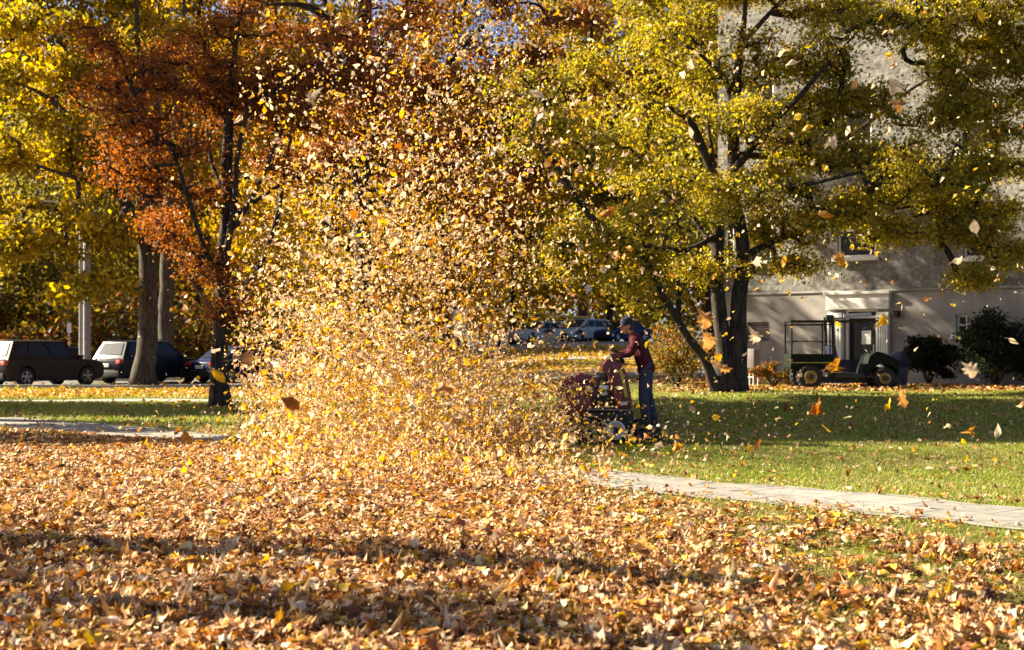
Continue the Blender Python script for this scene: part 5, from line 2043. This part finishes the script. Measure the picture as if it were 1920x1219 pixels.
# well seen single leaves: px, py, size in px, colour, shape
HERO = [(587, 184, 36, 'cream', 'maple'), (1008, 175, 34, 'cream', 'oval'), (1680, 163, 46, 'cream', 'maple'), (1355, 690, 40, 'tan', 'oak'), (1530, 766, 36, 'rust', 'maple'),
        (408, 703, 38, 'yellow', 'oval'), (1565, 685, 40, 'ochre', 'maple'), (1826, 425, 32, 'cream', 'kite'), (545, 757, 44, 'rust', 'kite'), (830, 728, 58, 'tan', 'oak'),
        (1665, 757, 24, 'yellow', 'oval'), (1818, 694, 40, 'cream', 'maple'), (1820, 812, 26, 'ochre', 'maple'), (1420, 832, 28, 'brown', 'oak'), (1270, 838, 26, 'ochre', 'maple'),
        (350, 582, 28, 'ochre', 'oval'), (1320, 600, 46, 'tan', 'maple'), (1326, 640, 44, 'tan', 'maple'), (1415, 632, 34, 'cream', 'maple'), (1575, 485, 34, 'ochre', 'maple'), (1470, 490, 24, 'ochre', 'oval'),
        (1795, 486, 26, 'cream', 'kite'), (1560, 268, 34, 'cream', 'maple'), (1590, 246, 22, 'cream', 'oval'), (1483, 118, 24, 'cream', 'oval'), (1840, 28, 30, 'yellow', 'oval'), (1295, 120, 26, 'cream', 'maple'),
        (1295, 245, 24, 'cream', 'oval'), (1683, 198, 34, 'tan', 'maple'), (1512, 240, 24, 'gold', 'oval'), (1548, 402, 32, 'ochre', 'oval'), (1655, 600, 32, 'yellow', 'maple'), (1690, 745, 44, 'tan', 'oak'),
        (620, 18, 30, 'yellow', 'oval'), (560, 938, 30, 'cream', 'kite'), (455, 675, 50, 'tan', 'oak'), (1140, 400, 40, 'rust', 'oak'), (1030, 302, 34, 'ochre', 'oval'), (1590, 885, 22, 'brown', 'oak'), (284, 838, 18, 'yellow', 'kite'),
        (350, 822, 34, 'ochre', 'maple'), (615, 410, 26, 'cream', 'oval'), (1605, 155, 30, 'tan', 'oval'), (1738, 560, 20, 'tan', 'oval'), (1900, 640, 22, 'cream', 'oval')]
cols_t, _, names_ = pick_tints(NF + len(sx_), dict(tan=.08, pale=.34, gold=.2, yellow=.13, ochre=.03, cream=.21, brown=.01))
NL = 5200
lx_ = rng.normal(-1.9, 1.9, NL)
lY = rng.uniform(14.5, 21.5, NL)
lz_ = ground_z(lx_, lY) + .08 + rng.exponential(.2, NL)
sx_ = np.concatenate([sx_, lx_ / lY * FOC + CX])
sy_ = np.concatenate([sy_, HY - (lz_ - EYE) / lY * FOC])
sY = np.concatenate([sY, lY])
ss_ = np.concatenate([ss_, np.clip(rng.lognormal(math.log(.055), .4, NL), .02, .12)])
cols_t = np.vstack([cols_t, pick_tints(NL, dict(tan=.3, pale=.32, gold=.18, yellow=.1, cream=.1))[0]])
X = np.concatenate([fx_, sx_])
PY = np.concatenate([fy_, sy_])
YY = np.concatenate([fY, sY])
SZ = np.concatenate([fs_, ss_])
wx = (X - CX) / FOC * YY
wz = EYE + (HY - PY) / FOC * YY
ok = wz > ground_z(wx, YY) + .06
# keep the man and most of the machine in sight
hide = (X > 1085) & (X < 1250) & (PY > 585) & (PY < 800) & (YY < 22.6) & (rng.random(len(X)) < .5)
hide |= (X > 1150) & (PY > 560) & (rng.random(len(X)) < .35)
hide |= (X < 470) & (rng.random(len(X)) < np.clip((470 - X) / 60, 0, .93))
hide |= (X > 950) & (X < 1140) & (PY > 585) & (PY < 700) & (rng.random(len(X)) < .6)
ok &= ~hide
X, PY, YY, SZ, wx, wz, tint = X[ok], PY[ok], YY[ok], SZ[ok], wx[ok], wz[ok], cols_t[ok]
n_all = len(X)
tilt = np.arccos(rng.uniform(-1, 1, n_all))
rot = rot_mats(rng.random(n_all) * 6.283, tilt, rng.random(n_all) * 6.283)
pos = np.stack([wx, YY, wz], -1)
infr = (X > 5) & (X < 1915) & (PY > 5) & (PY < 1214)
app = np.where(infr, SZ / YY, 0)
N_IND = 300 - len(HERO)
big = np.argsort(-app)[:N_IND]
rest = np.ones(n_all, bool)
rest[big] = False
V, F, T = scatter(VAR_MID, pos[rest], SZ[rest], rot[rest], tint[rest])
tag(link('flying_leaves', np_mesh('flying_leaves', V, F, T), M['flyleaf']), kind='stuff',
    label='dense cloud of small tan and yellow leaves blown through the air', cat='leaves')

COLN = dict(tan='tan', pale='pale tan', brown='dark brown', rust='rusty red', ochre='orange', yellow='bright yellow', gold='golden', cream='creamy white')
SHPN = dict(maple='lobed maple leaf', oval='oval leaf', oak='ragged oak leaf', kite='pointed leaf')
CURLN = {.5: 'flat', 1.2: 'curled', 2.0: 'crumpled'}
lib = {}


def leaf_mesh(cn, sh_, cu):
    if (cn, sh_, cu) not in lib:
        P, f = leaf_variant(sh_, cu)
        t = np.array([PAL[cn]]) * rng.uniform(.88, 1.12, (len(f), 1))
        me = np_mesh('flying_leaf', P, f, np.clip(t, 0, .88))
        me.polygons.foreach_set('use_smooth', [True] * len(me.polygons))
        me.materials.append(M['flyleaf'])
        lib[(cn, sh_, cu)] = me
    return lib[(cn, sh_, cu)]


def where(px, py):
    if py > 880:
        return 'over the fallen leaves on the lawn'
    if px > 1250:
        if py > 740:
            return 'over the dark lawn right of the machine'
        if py > 560:
            return 'before the utility vehicle and shrubs' if px > 1450 else 'before the locust trunk'
        if px > 1700:
            return 'before the right wall end'
        return 'before the upper locust crown' if py < 280 else 'before the lower locust crown'
    if px > 1040 and py > 560:
        return 'around the man and his machine'
    if py < 160:
        return 'high above the cloud before the oak'
    if py < 330:
        return 'before the brown oak leaves' if px > 640 else 'before the rust tree crown'
    if px < 470:
        return 'before the rust tree trunk and cars'
    if py < 520:
        return 'in the upper leaf cloud, ' + ('oak side' if px < 780 else 'locust side')
    if py < 680:
        return 'in the middle leaf cloud, ' + ('path side' if px < 760 else 'machine side')
    return 'in the cloud foot, ' + ('path side' if px < 760 else 'machine side')


def near_name(t):
    return min(PAL, key=lambda k: float(np.sum((np.array(PAL[k]) - t) ** 2)))


items = []
for i in big:
    cn = near_name(tint[i])
    items.append((cn, ('maple', 'oval', 'kite', 'oak')[int(rng.integers(0, 4))], (.5, 1.2, 2.0)[int(rng.integers(0, 3))], pos[i], SZ[i], rot[i], X[i], PY[i]))
for (hx, hyy, sp, cn, sh_) in HERO:
    Yh = float(np.clip(0.1 * FOC / sp, 7.5, 16)) if hyy < 880 else 12.5
    pz = at(hx, hyy, Yh)
    # facing the viewer more or less, tumbling
    rr = (Matrix.Rotation(rng.uniform(-.7, .7), 3, 'Z') @ Matrix.Rotation(R(90) + rng.uniform(-.6, .6), 3, 'X') @ Matrix.Rotation(rng.uniform(0, 6.28), 3, 'Z'))
    items.append((cn, sh_, (1.2, 2.0)[int(rng.integers(0, 2))], np.array(pz), sp / FOC * Yh * .95, np.array(rr), hx, hyy))
for (cn, sh_, cu, ps, sz, rt, px_, py_) in items:
    o = bpy.data.objects.new('flying_leaf', leaf_mesh(cn, sh_, cu))
    col.objects.link(o)
    mw = Matrix(rt.tolist()).to_4x4()
    o.matrix_basis = Matrix.Translation(Vector(ps)) @ mw @ Matrix.Scale(float(sz), 4)
    tag(o, f'{CURLN[cu]} {COLN[cn]} {SHPN[sh_]} flying {where(px_, py_)}', 'leaf', 'leaves flying through the air')

# ------------------------------------------------------------------ light, sky and camera
SUN_B, SUN_E = R(18), R(30)
to_sun = Vector((-math.cos(SUN_B) * math.cos(SUN_E), math.sin(SUN_B) * math.cos(SUN_E), math.sin(SUN_E)))
sd = bpy.data.lights.new('sun', 'SUN')
sd.energy = 5.0
sd.angle = R(0.5)
sd.color = (1.0, 0.87, 0.63)
so = bpy.data.objects.new('sun', sd)
col.objects.link(so)
so.rotation_euler = to_sun.to_track_quat('Z', 'Y').to_euler()
so.location = (-30, 10, 40)

wd = bpy.data.worlds.new('World')
scene.world = wd
wd.use_nodes = True
nt = wd.node_tree
bg = nt.nodes['Background']
sky = nt.nodes.new('ShaderNodeTexSky')
sky.sky_type = 'NISHITA'
sky.sun_disc = False
sky.sun_elevation = SUN_E
sky.sun_rotation = math.atan2(to_sun.x, to_sun.y)
sky.air_density = 0.45
sky.dust_density = 1.3
nt.links.new(sky.outputs['Color'], bg.inputs['Color'])
bg.inputs['Strength'].default_value = 0.05

cd = bpy.data.cameras.new('camera')
cd.lens = 50
cd.sensor_width = 36
cd.shift_y = (HY - 609.5) / 1920
cd.clip_start = 0.1
cd.clip_end = 3000
cd.dof.use_dof = True
cd.dof.focus_distance = 17
cd.dof.aperture_fstop = 3.2
co = bpy.data.objects.new('camera', cd)
col.objects.link(co)
co.location = (0, 0, EYE)
co.rotation_euler = (R(90), 0, 0)
scene.camera = co

scene.view_settings.view_transform = 'Standard'
scene.view_settings.look = 'None'
scene.view_settings.exposure = 2.1
scene.view_settings.gamma = 1
scene.cycles.max_bounces = 7
scene.cycles.diffuse_bounces = 2
scene.cycles.transmission_bounces = 5
scene.cycles.glossy_bounces = 2
scene.cycles.use_denoising = True
scene.cycles.sample_clamp_indirect = 6
